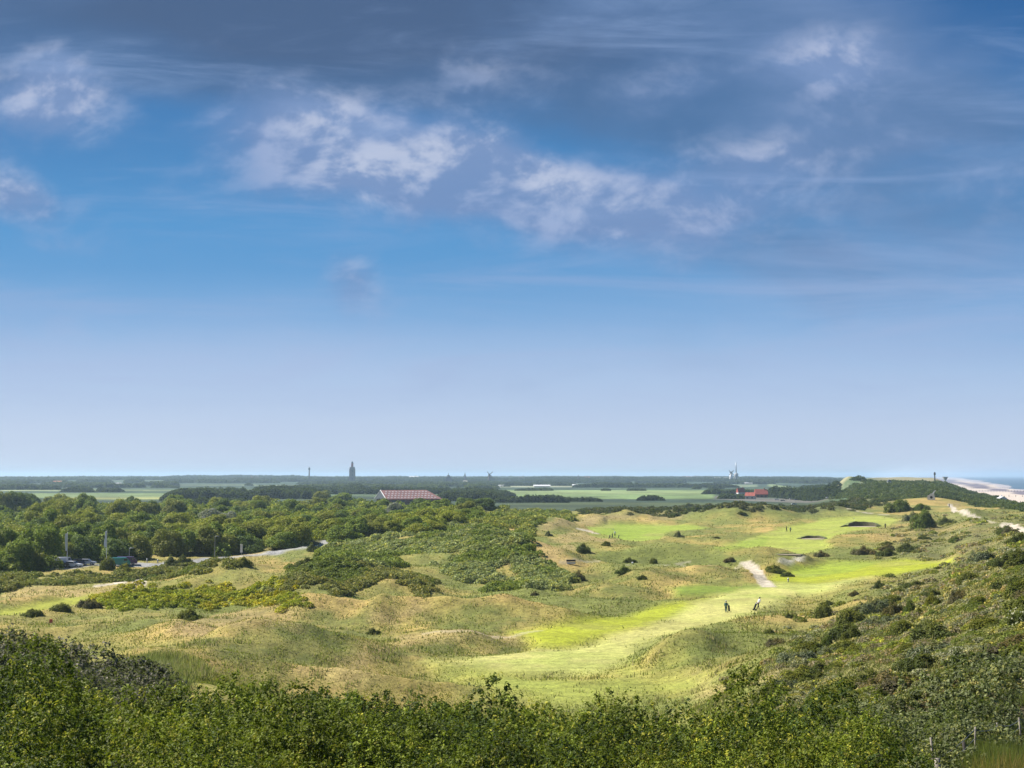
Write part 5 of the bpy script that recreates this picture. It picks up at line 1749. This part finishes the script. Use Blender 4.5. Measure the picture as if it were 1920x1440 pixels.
flag(125.5, 1067, 62, 'white flag hanging limp from a pole, left of the two flags')
flag(199.5, 1056, 58, 'white flag hanging limp from a pole, right of the two flags')
for px, py, hp, lb in ((402.5, 1048, 38, 'thin grey lamp post standing before the wood'), (144, 1052, 42, 'slim grey lamp post right of the left-hand flag'), (242, 1060, 30, 'short lamp post by the teal van')):
    p, k = at(px, py, 250)
    H = hp * k
    e = empty('lamp_post', p, 0, lb, 'lamp post')
    MB().tube([(0, 0, -0.3), (0, 0, H)], [0.08, 0.05], 8).build('pole', steel, e)
    MB().tube([(0, 0, H - 0.02), (0.45, 0, H + 0.10), (0.8, 0, H + 0.10)], [0.05, 0.05, 0.04], 6).build('arm', steel, e)
    MB().box((0.85, 0, H + 0.05), (0.5, 0.22, 0.10)).build('lamp_head', steel, e)


def sign(px, py, hpx, wpx, label, band=False):
    p, k = at(px, py, 250)
    H, W = hpx * k, wpx * k
    e = empty('road_sign', p, R(8), label, 'sign')
    MB().tube([(0, 0, -0.3), (0, 0, H)], [0.05, 0.045], 8).build('post', steel, e)
    MB().box((0, -0.08, H * 0.62), (W, 0.05, H * 0.70)).build('panel', white, e)
    if band:
        MB().box((0, -0.115, H * 0.76), (W * 0.8, 0.02, H * 0.13)).build('dark_field', slate, e)
        MB().box((0, -0.115, H * 0.42), (W * 0.7, 0.02, H * 0.05)).build('dark_field', slate, e)


sign(452.5, 1043, 22, 4.5, 'tall narrow white sign beside the road')
sign(619.5, 1017, 15, 7, 'white board sign with dark fields at the bend of the road', True)
for px, py, lb in ((275.5, 1056, 'small white bollard by the road, left of the pair'), (295.5, 1056, 'small white bollard by the road, right of the pair'), (1478, 1091, 'white tee marker on the bank beside the pale path')):
    p, k = at(px, py, 200)
    e = empty('bollard', p, 0, lb, 'bollard')
    h_ = 7 * k
    MB().lathe([(0.16, -0.1), (0.15, h_ * 0.8), (0.10, h_)], 10).build('shaft', white, e, True)
    MB().lathe([(0.165, 0), (0.165, 0.12)], 10, (0, 0, h_ * 0.55)).build('stripe', dark, e)


# --- cars
def make_car(name, body_col, label, van=False):
    m = flat_mat('car_paint_' + name, body_col, 0.3, 0.1, 0.02)
    e = empty('parked_van' if van else 'parked_car', (0, 0, 0), 0, label, 'van' if van else 'car')
    if van:
        body = [(-2.3, .35), (2.3, .35), (2.4, .9), (2.15, 1.15), (1.5, 1.95), (-2.2, 2.0), (-2.35, 1.2)]
    else:
        body = [(-2.1, .35), (2.1, .32), (2.2, .62), (1.95, .82), (1.0, .95), (.45, 1.40), (-1.1, 1.43), (-1.85, 1.0), (-2.15, .9)]
    hw_ = 0.85
    MB().prism(body, -hw_, hw_).build('body', m, e)
    if van:
        MB().prism([(1.52, 1.88), (2.12, 1.2), (2.17, 1.2), (1.57, 1.9)], -.72, .72).build('windscreen', glass, e)
        for s in (-1, 1): MB().box((1.2, s * (hw_ + .005), 1.5), (.8, .02, .5)).build('side_window', glass, e)
    else:
        MB().prism([(.98, 1.0), (.47, 1.40), (.52, 1.42), (1.06, .99)], -.72, .72).build('windscreen', glass, e)
        MB().prism([(-1.83, 1.05), (-1.15, 1.42), (-1.2, 1.43), (-1.9, 1.06)], -.72, .72).build('rear_window', glass, e)
        for s in (-1, 1):
            g = MB().add([(-1.55, s * (hw_ + .01), 1.0), (.8, s * (hw_ + .01), .98), (.38, s * (hw_ + .01), 1.33), (-1.05, s * (hw_ + .01), 1.36)], [(0, 1, 2, 3)])
            g.build('side_window', glass, e)
    for wx_ in (-1.35, 1.35):
        for s in (-1, 1):
            w = MB().lathe([(.33, -.11), (.33, .11)], 14).build('wheel', dark, e, False, (wx_, s * .80, .33))
            w.rotation_euler = (math.pi / 2, 0, 0)
            MB().lathe([(.19, -.125), (.19, .125)], 10).build('rim', steel, w)
    for s in (-1, 1): MB().box((2.16, s * .62, .66), (.08, .3, .13)).build('headlight', white, e)
    return e


def put(e, px, py, rz, rmin=250, dz=0.0, fwd=0.0):
    (x, y, z), k = at(px, py, rmin)
    r_ = math.hypot(x, y)
    x, y = x * (1 + fwd / r_), y * (1 + fwd / r_)
    e.location = (x, y, gz(x, y) + dz)
    e.rotation_euler[2] = rz
    return e


protos = {'white': make_car('white', (.72, .73, .75), 'white parked car at the foot of the left-hand flag'),
          'black': make_car('black', (.02, .02, .03), 'black parked car left of the left-hand flag'),
          'silver': make_car('silver', (.42, .44, .48), 'silver parked car between the two flags'),
          'blue': make_car('blue', (.03, .05, .13), 'dark blue parked car right of the left-hand flag'),
          'teal': make_car('teal', (.05, .30, .30), 'teal van parked right of the right-hand flag', True),
          'purple': make_car('purple', (.13, .08, .20), 'purple-grey van beside the teal one', True),
          'vanw': make_car('vanw', (.68, .70, .76), 'pale van parked furthest left, by the flagpole', True)}
put(protos['vanw'], 118, 1062, R(70))
put(protos['black'], 112, 1066, R(10))
put(protos['white'], 136, 1066, R(-10))
put(protos['blue'], 148, 1060, R(20))
put(protos['silver'], 162, 1060, R(5))
put(protos['teal'], 224, 1062, R(30))
put(protos['purple'], 238, 1060, R(15))
LBL = ['first', 'second', 'third', 'fourth', 'fifth', 'sixth', 'seventh', 'eighth', 'ninth', 'tenth', 'eleventh', 'twelfth', 'thirteenth', 'fourteenth']
ck = ['silver', 'black', 'white', 'blue', 'silver', 'white', 'white', 'silver', 'blue', 'white', 'silver', 'white', 'black', 'silver']
cols_ = {'silver': 'silver', 'black': 'black', 'white': 'white', 'blue': 'dark blue'}
for i, (px, py) in enumerate([(1457, 938), (1468, 940), (1484, 937), (1494, 938.5), (1503, 936), (1512, 935), (1520, 937), (1529, 935), (1538, 937), (1545, 934), (1553, 935), (1562, 930), (1475, 936.5), (1572, 929.5)]):
    o = copy_tree(protos[ck[i]])
    put(o, px, py, random.uniform(-0.5, 0.5), 900)
    tag(o, f'{cols_[ck[i]]} car in the distant car park, {LBL[i]} of the row below the dark pines', 'car', 'cars in the distant car park')
# red and white caravan-like cars on the road in front of the car park
o = copy_tree(protos['white']); put(o, 1489, 947, R(3), 800); tag(o, 'white car alone on the grass track in front of the car park', 'car')


# --- figures
def skin_obj(name, V, E, Rr, mat, parent, sub=1):
    me = bpy.data.meshes.new(name)
    me.from_pydata(V, E, [])
    o = bpy.data.objects.new(name, me)
    scene.collection.objects.link(o)
    md = o.modifiers.new('s', 'SKIN')
    for i, r_ in enumerate(Rr):
        me.skin_vertices[0].data[i].radius = (r_, r_) if not isinstance(r_, tuple) else r_
    me.skin_vertices[0].data[0].use_root = True
    sb = o.modifiers.new('d', 'SUBSURF'); sb.levels = sub; sb.render_levels = sub
    dg = bpy.context.evaluated_depsgraph_get()
    nm = bpy.data.meshes.new_from_object(o.evaluated_get(dg))
    o.modifiers.clear()
    o.data = nm
    bpy.data.meshes.remove(me)
    nm.name = name
    nm.materials.clear(); nm.materials.append(mat)
    nm.polygons.foreach_set('use_smooth', [True] * len(nm.polygons))
    o.parent = parent
    return o


def person(label, top, legs, hat, stride=0.3, lean=0.1, arm_r=(0.25, -0.1), arm_l=(-0.15, 0.0), group=None, detail=2):
    """faces +X; 1.78 m tall"""
    e = empty('person', (0, 0, 0), 0, label, 'person', group)
    lx = lean
    pel, chest, neck, head = (0, 0, .93), (lx * .7, 0, 1.30), (lx, 0, 1.50), (lx * 1.1 + .02, 0, 1.66)
    kL, aL, kR, aR = (stride * .55, .10, .50), (stride * .75, .10, .09), (-stride * .15, -.10, .49), (-stride * .85, -.10, .11)
    tL, tR = (stride * .75 + .16, .11, .04), (-stride * .85 + .15, -.11, .05)
    sL, sR = (lx * .95, .19, 1.43), (lx * .95, -.19, 1.43)
    eL, eR = (lx + arm_l[0] * .5 - .03, .25, 1.16), (lx + arm_r[0] * .5 - .03, -.25, 1.16)
    hL, hR = (lx + arm_l[0], .24, .93 + arm_l[1]), (lx + arm_r[0], -.24, .93 + arm_r[1])
    V = [pel, chest, neck, head, (.0, .10, .88), kL, aL, tL, (.0, -.10, .88), kR, aR, tR, sL, eL, hL, sR, eR, hR]
    E = [(0, 1), (1, 2), (2, 3), (0, 4), (4, 5), (5, 6), (6, 7), (0, 8), (8, 9), (9, 10), (10, 11), (1, 12), (12, 13), (13, 14), (1, 15), (15, 16), (16, 17)]
    Rr = [(.10, .08), (.10, .08), .055, (.085, .095), .085, .055, .038, .035, .085, .055, .038, .035, .05, .038, .03, .05, .038, .03]
    # five fingers on each hand
    for hi, (hx, hy, hz_) in ((14, hL), (17, hR)):
        for f_ in range(5):
            b = len(V)
            off = (f_ - 2) * .016
            ln = (.055, .075, .08, .075, .06)[f_]
            V += [(hx + off + (.02 if f_ == 4 else 0), hy, hz_ - .05), (hx + off * 1.2 + .015, hy * .99, hz_ - .05 - ln)]
            E += [(hi, b), (b, b + 1)]
            Rr += [.012, .009]
    skin_obj('body', V, E, Rr, skin_m, e, detail)
    skin_obj('jacket', [(0, 0, .86), (lx * .35, 0, 1.08), chest, (lx, 0, 1.47), sL, eL, (hL[0], hL[1], hL[2] + .05), sR, eR, (hR[0], hR[1], hR[2] + .05)],
             [(0, 1), (1, 2), (2, 3), (2, 4), (4, 5), (5, 6), (2, 7), (7, 8), (8, 9)], [(.17, .14), (.16, .13), (.19, .15), .08, .078, .062, .05, .078, .062, .05], top, e, 1)
    skin_obj('trousers', [(0, 0, 1.02), (.0, .10, .84), kL, (aL[0], aL[1], .12), (.0, -.10, .84), kR, (aR[0], aR[1], .13)],
             [(0, 1), (1, 2), (2, 3), (0, 4), (4, 5), (5, 6)], [(.165, .14), .11, .082, .065, .11, .082, .065], legs, e, 1)
    for a_, t_ in ((aL, tL), (aR, tR)):
        skin_obj('shoe', [(a_[0] - .03, a_[1], .05), (t_[0], t_[1], .045), (t_[0] + .05, t_[1], .04)], [(0, 1), (1, 2)], [.052, .05, .035], dark, e, 1)
    hx, hy, hz_ = head
    MB().lathe([(.115, 0), (.118, .05), (.09, .10), (.03, .125)], 12, (hx - .01, 0, hz_ + .03)).add([(hx + .08, -.07, hz_ + .045), (hx + .20, -.05, hz_ + .035), (hx + .20, .05, hz_ + .035), (hx + .08, .07, hz_ + .045), (hx + .08, -.07, hz_ + .055), (hx + .20, -.05, hz_ + .045), (hx + .20, .05, hz_ + .045), (hx + .08, .07, hz_ + .055)],
                                                                                                   [(3, 2, 1, 0), (4, 5, 6, 7), (0, 1, 5, 4), (1, 2, 6, 5), (2, 3, 7, 6), (3, 0, 4, 7)]).build('cap', hat, e, True)
    MB().lathe([(.098, 0), (.108, .05), (.11, .09)], 10, (hx - .03, 0, hz_ - .05)).build('hair', hair_m, e, True)
    for s in (-1, 1): MB().lathe([(.012, 0), (.018, .03), (.010, .055)], 6, (hx, s * .095, hz_ - .03)).build('ear', skin_m, e)
    g = MB()
    g.lathe([(.008, 0), (.016, .012), (.004, .04)], 6, (hx + .10, 0, hz_ - .02))
    g.build('nose', skin_m, e)
    for s in (-1, 1): MB().lathe([(.008, 0), (.012, .008), (.008, .016)], 6, (hx + .088, s * .034, hz_ + .008)).build('eye', dark, e)
    MB().box((hx + .088, 0, hz_ - .055), (.02, .045, .010)).build('mouth', tile_red, e)
    return e


def trolley(label, bagm, group=None):
    e = empty('golf_trolley', (0, 0, 0), 0, label, 'golf trolley', group)
    MB().tube([(-.10, 0, .30), (.22, 0, .72), (.42, 0, 1.05)], [.02, .02, .018], 6).build('frame', steel, e)
    MB().tube([(.40, -.10, 1.05), (.44, 0, 1.07), (.40, .10, 1.05)], [.022] * 3, 6).build('handle', dark, e)
    b = MB().tube([(-.14, 0, .22), (-.06, 0, .45), (.20, 0, 1.00), (.22, 0, 1.06)], [.13, .145, .15, .14], 12).build('bag', bagm, e, True)
    for i, (dx_, dy_) in enumerate(((.02, .05), (.04, -.05), (-.03, .03), (-.02, -.04), (.05, 0))):
        MB().tube([(.20 + dx_, dy_, 1.02), (.30 + dx_, dy_ * 1.6, 1.24)], [.012, .012], 5).tube([(.29 + dx_, dy_ * 1.6, 1.24), (.33 + dx_, dy_ * 1.6 + .05, 1.27)], [.035, .025], 6).build('club', steel, b)
    for s in (-1, 1):
        w = MB().lathe([(.14, -.02), (.14, .02)], 14).build('wheel', dark, e, False, (-.12, s * .27, .14))
        w.rotation_euler = (math.pi / 2, 0, 0)
        MB().lathe([(.05, -.025), (.05, .025)], 8).build('hub', steel, w)
    MB().tube([(-.12, -.27, .14), (-.10, 0, .30), (-.12, .27, .14)], [.015] * 3, 6).build('axle', steel, e)
    w = MB().lathe([(.10, -.018), (.10, .018)], 12).build('wheel', dark, e, False, (.26, 0, .10))
    w.rotation_euler = (math.pi / 2, 0, 0)
    MB().tube([(.26, 0, .10), (.10, 0, .45)], [.015, .015], 6).build('strut', steel, e)
    return e


AWAY = math.pi / 2
g1 = person('golfer in a dark teal jacket with a pale cap, walking away beside a trolley', teal, teal, pale_grey, 0.18, 0.10, (.1, 0), (-.1, 0))
put(g1, 1361.5, 1149, AWAY - 0.15, 110)
t1 = trolley('dark golf trolley at the right side of the teal-clad golfer', black_cloth)
put(t1, 1367, 1149.5, AWAY, 110)
g2 = person('golfer in a white shirt and black trousers, striding and pulling a trolley', white_cloth, black_cloth, black_cloth, 0.34, 0.34, (-.25, .05), (.1, .1))
put(g2, 1421.5, 1144, R(35), 110)
t2 = trolley('black golf trolley pulled behind the white-shirted golfer', black_cloth)
put(t2, 1415.5, 1146, R(20), 110)
for px, py, a_, lb, tp, lg in ((1475, 998, 2.1, 'distant dark-clothed player on the far fairway, left of two', black_cloth, black_cloth), (1482, 999, 0.8, 'distant player in green on the far fairway, right of two', teal, black_cloth),
                               (1660, 992, 1.2, 'dark-clothed player standing by the deep bunker', black_cloth, black_cloth), (1153, 1006, 1.4, 'player in a white top on the middle fairway', white_cloth, black_cloth),
                               (1148, 1010, -0.5, 'player in dark clothes bending by the middle fairway', black_cloth, teal), (1780, 952, 1.9, 'walker in dark clothes on the coast path', black_cloth, black_cloth)):
    put(person(lb, tp, lg, pale_grey if tp is white_cloth else black_cloth, 0.2, 0.06, detail=1), px, py, a_, 300)
for px, py, lb in ((1143, 1010, 'distant trolley left of the players on the middle fairway'), (1160, 1010, 'distant trolley right of the players on the middle fairway')):
    o = copy_tree(t2); tag(o, lb, 'golf trolley'); put(o, px, py, 1.0, 300)

# pin with a small flag on the middle green, and one on the far green
for px, py, lb in ((1150.5, 1004, 'hole pin with a small white flag on the middle green'), (1602, 982, 'hole pin with a small white flag above the deep bunker')):
    p, k = at(px, py, 300)
    e = empty('hole_pin', p, 0, lb, 'flag')
    MB().tube([(0, 0, -.1), (0, 0, 2.2)], [.025, .02], 6).build('pole', white, e)
    MB().add([(0, 0, 2.15), (-.5, .05, 2.0), (0, 0, 1.8), (0, .02, 2.15), (-.5, .07, 2.0), (0, .02, 1.8)], [(0, 1, 2), (5, 4, 3), (0, 3, 4, 1), (1, 4, 5, 2), (2, 5, 3, 0)]).build('flag_cloth', cloth, e)

# bunkers: a sand floor under a steep dark turf face
turf_face = flat_mat('stacked_turf_face', (.10, .09, .045), 0.95, 0, 0.3, 2.0, 0.4)
turf_top = flat_mat('rough_turf_bank', (.16, .19, .045), 0.95, 0, 0.3, 1.0, 0.4)
sand_m = flat_mat('bunker_sand', (.50, .42, .30), 0.95, 0, 0.12, 1.0, 0.2)
sand_w = flat_mat('bright_bunker_sand', (.74, .68, .56), 0.95, 0, 0.08, 1.0, 0.2)


def bunker(px, py, hw, hpx, label, sandm=None, dpt=3.0):
    p, k = at(px, py, 110)
    hw, h = hw * k, hpx * k
    e = empty('sand_bunker', (p[0], p[1], p[2] + 0.02), -math.atan2(p[0], p[1]), label, 'bunker')
    n = 22
    Vf, Ff, Vb, Fb = [], [], [], []
    for i in range(n + 1):
        a = math.pi * (0.04 + 0.92 * i / n)
        hh = h * (math.sin(a) ** 0.7) * (0.85 + 0.3 * vnoise(np.array([i * 0.4]), np.array([px]), 3)[0])
        cx_, cy_ = math.cos(a), math.sin(a)
        wb = 1 + 0.10 * (vnoise(np.array([i * 0.5]), np.array([px * 1.0]), 9)[0] - .5)
        Vf += [(hw * cx_ * wb, dpt * cy_ * wb, -0.3), (hw * cx_ * 1.02 * wb, dpt * (cy_ * 1.02) * wb + 0.25, hh)]
        Vb += [(hw * cx_ * 1.02 * wb, dpt * (cy_ * 1.02) * wb + 0.25, hh), (hw * cx_ * 1.25, dpt * cy_ * 1.3 + 1.2, hh * 1.0), (hw * cx_ * 1.8, dpt * cy_ * 2.3 + 3.5, -0.6)]
    for i in range(n):
        Ff.append((2 * i, 2 * i + 1, 2 * i + 3, 2 * i + 2))
        for j in (0, 1): Fb.append((3 * i + j, 3 * i + j + 1, 3 * i + j + 4, 3 * i + j + 3))
    MB().add(Vf, Ff).build('turf_face', turf_face, e, True)
    MB().add(Vb, Fb).build('bank', turf_top, e, True)
    Vs = [(0, 0, -0.02)] + [(hw * 1.0 * math.cos(a_), (dpt * 1.0 if math.sin(a_) > 0 else dpt * 0.8) * math.sin(a_), 0.05) for a_ in np.linspace(0, 2 * math.pi, 29)[:-1]]
    MB().add(Vs, [(0, i + 1, (i + 1) % 28 + 1) for i in range(28)]).build('sand', sandm or sand_m, e)


bunker(1617, 988, 25, 9, 'deep bunker with a dark turf face beside the standing player', None, 4.0)
bunker(1524, 1011, 21, 5, 'bunker with a dark lip in the middle of the far fairway', None, 3.5)
bunker(1480, 1043, 22, 2.0, 'thin dark-lipped bunker above the bright sand patch', None, 1.2)

# bench on the tee bank
p, k = at(1071, 1061, 200)
e = empty('bench', p, R(6), 'dark-backed bench with a white front board on the tee bank', 'bench')
MB().box((0, 0, .44), (2.0, .45, .06)).build('seat', wood_dk, e)
MB().box((0, .22, .75), (2.0, .05, .40)).build('backrest', wood_dk, e)
MB().box((-.05, -.24, .25), (1.8, .04, .34)).build('front_board', white, e)
for s in (-1, 1):
    MB().box((s * .85, 0, .2), (.08, .42, .42)).build('leg', wood_dk, e)
p, k = at(1186, 1058, 200)
e = empty('tee_marker', p, 0, 'small white tee marker between the two dark bushes', 'tee marker')
MB().lathe([(.10, -.05), (.22, .1), (.25, .25), (.15, .42)], 12).build('ball', white, e, True)
MB().lathe([(.06, -.2), (.06, .0)], 8).build('spike', steel, e)
p, k = at(95.5, 1169, 110)
e = empty('tee_marker', p, 0, 'orange-red marker box in the grass at the left', 'tee marker')
MB().box((0, 0, .28), (5.5 * k, .3, .55), 0, 0.85).build('box', red_paint, e)
MB().tube([(0, 0, -.2), (0, 0, .05)], [.03, .03], 6).build('spike', steel, e)
# small wooden stump frame on the tan field at the left
p, k = at(20, 1125, 150)
e = empty('wooden_stake', p, 0, 'small dark crossed stakes on the tan field at the far left', 'stake')
for dx_ in (-.35, 0, .3):
    MB().tube([(0, 0, .0), (dx_, .05, .75)], [.04, .025], 5).build('stick', wood_dk, e)

# --- fence at the lower right
def post_at(px, ytop, h):
    th = math.atan((px - 960) / F)
    for d in np.arange(19, 75, 0.25):
        x, y = d * math.sin(th), d * math.cos(th)
        z = gz(x, y)
        if project(np.array([x]), np.array([y]), np.array([z + h]))[1][0] <= ytop:
            return x, y, z
    return x, y, z


fp = [post_at(1738, 1380, 1.25), post_at(1816, 1364, .75), post_at(1861, 1356, .75), post_at(1900, 1348, .75), post_at(1968, 1340, .75)]
fp.sort(key=lambda q_: q_[0] + 0 * q_[1])
e = empty('wire_fence', fp[0], 0, 'old post and wire fence with grey stakes at the lower right', 'fence')
tops = []
for i, (x, y, z) in enumerate(fp):
    lo = Vector((x, y, z)) - Vector(fp[0])
    hgt = 1.2 if i == 0 else 0.75
    r_ = (0.028, 0.022, 0.022, 0.024, 0.024)[i]
    MB().tube([(lo.x, lo.y, lo.z - .4), (lo.x + .01, lo.y, lo.z + hgt * .5), (lo.x + random.uniform(-.05, .05), lo.y, lo.z + hgt)], [r_ * 1.1, r_, r_ * .9], 8).build('post', wood, e, True)
    tops.append(lo)
for hk in (.25, .48, .70):
    pts_ = []
    for a, b in zip(tops[:-1], tops[1:]):
        for t_ in (0, .25, .5, .75):
            q_ = a.lerp(b, t_)
            pts_.append((q_.x, q_.y, q_.z + hk - 0.10 * (t_ * (1 - t_)) * 4))
    pts_.append((tops[-1].x, tops[-1].y, tops[-1].z + hk))
    MB().tube(pts_, [.006] * len(pts_), 4).build('wire', steel, e)
for px, yt, h, rr_, lb in ((1746, 1424, .9, .07, 'thick cut wooden stump beside the tallest fence stake'), (1762, 1384, .7, .035, 'dark old stake in the grass right of the tallest fence stake'),
                           (1568, 1424, .9, .035, 'weathered lone stake at the bottom edge in the scrub'), (1796, 1392, .6, .045, 'dark broken stake before the orange grass')):
    x, y, z = post_at(px, yt, h)
    mb = MB().tube([(0, 0, -.4), (.02, 0, h * .5), (.0, .02, h)], [rr_ * 1.1, rr_, rr_ * .9], 8)
    o = mb.build('wooden_stake', wood if 'dark' not in lb else wood_dk, None, True, (x, y, z))
    tag(o, lb, 'stake')
x, y, z = post_at(1778, 1428, .12)
o = MB().box((0, 0, .06), (1.2, .28, .10), R(10)).box((0.02, 0.33, .05), (1.15, .28, .10), R(10)).build('wooden_boards', wood_dk, None, False, (x, y, z))
tag(o, 'dark boards lying in a hollow at the lower right corner', 'boards')

# orange-brown and olive tussocks around the fence
for nm, pr, rr0, col_, n, hh0, lb in (('dry_tussock_grass', (1640, 2100), (18, 34), C(.34, .24, .07), 16000, (.3, .7), 'orange-brown dead grass at the lower right corner'),
                                      ('green_tussock_grass', (1660, 2100), (18, 50), C(.13, .155, .04), 60000, (.25, .6), 'olive tussock grass around the fence stakes')):
    M = infront * ((PXG > pr[0]) & (PXG < pr[1])) * ((GR > rr0[0]) & (GR < rr0[1])) * sstep(fbmn(GX / 1.6, GY / 1.6, 701 + n, 3), 0.42, 0.56)
    x, y, z, r = scatter_mask(M, n)
    blades(nm, x, y, z, rng.uniform(*hh0, len(x)), 0.022, col_ * rng.uniform(0.6, 1.4, (len(x), 1)), grass_mat, lb, 0.5)

# --- on the beach: rows of poles running out to sea, and a white pavilion
def groyne(px, py, n, label, out=9.0, gap=4.0):
    x, y, z = ray(px, py, 900)
    dx_, dy_ = 0.972, -0.233
    g = MB()
    for i in range(n):
        for s in (0, 1):
            xx, yy = x + dx_ * i * gap + s * 1.2 * 0.233, y + dy_ * i * gap + s * 1.2
            zz = gz(xx, yy)
            g.tube([(xx - x, yy - y, zz - z - .5), (xx - x, yy - y, max(1.3, zz + 1.9 + random.uniform(-.3, .3)) - z)], [.2, .17], 6)
    o = g.build('groyne', wood_dk, None, False, (x, y, z))
    tag(o, label, 'groyne')


groyne(1836, 932, 34, 'double row of dark poles on the beach, nearest the dunes')
groyne(1820, 922, 40, 'double row of dark poles on the beach, second from the dunes')
groyne(1800, 915, 46, 'double row of dark poles on the beach, third from the dunes')
groyne(1780, 909, 60, 'double row of dark poles on the beach, fourth from the dunes', gap=5)
groyne(1765, 904, 60, 'double row of dark poles on the beach, farthest away', gap=7)
p, k = at(1878, 941, 900)
e = empty('beach_pavilion', p, R(20), 'white beach pavilion with a raised roof vent at the edge of the dunes', 'pavilion')
MB().box((0, 0, 3 * k), (16 * k, 9 * k, 6 * k)).build('wall', white, e)
MB().prism([(-8.6 * k, 0), (8.6 * k, 0), (0, 3.4 * k)], -5 * k, 5 * k).build('roof', white, e, loc=(0, 0, 6 * k))
MB().lathe([(1.3 * k, 0), (1.0 * k, 3.5 * k), (.2 * k, 5 * k)], 8, (0, 0, 8 * k)).build('roof_vent', white, e)
for i in range(3): MB().box((-5 * k + i * 5 * k, -4.5 * k - .05, 3 * k), (2.4 * k, .1, 2.2 * k)).build('window', glass, e)
o = MB()
# ------------------------------------------------------------------ haze
hz = bpy.data.materials.new('haze_air')
hz.use_nodes = True
t = NT(hz.node_tree)
t.n.clear()
ho = t.node('ShaderNodeOutputMaterial')
pv = t.node('ShaderNodeVolumePrincipled')
pv.inputs['Color'].default_value = (0.56, 0.755, 0.96, 1)
pv.inputs['Density'].default_value = 0.8e-4
pv.inputs['Anisotropy'].default_value = 0.2
t.l.new(pv.outputs[0], ho.inputs['Volume'])
x0, x1, y0, y1, z0, z1 = -41000, 41500, -41000, 41500, -6, 78
vv = [(x0, y0, z0), (x1, y0, z0), (x1, y1, z0), (x0, y1, z0), (x0, y0, z1), (x1, y0, z1), (x1, y1, z1), (x0, y1, z1)]
ff = [(0, 3, 2, 1), (4, 5, 6, 7), (0, 1, 5, 4), (1, 2, 6, 5), (2, 3, 7, 6), (3, 0, 4, 7)]
hm_ = mesh_np('haze', vv, ff, None, hz)
haze = link('haze', hm_)
tag(haze, kind='stuff')
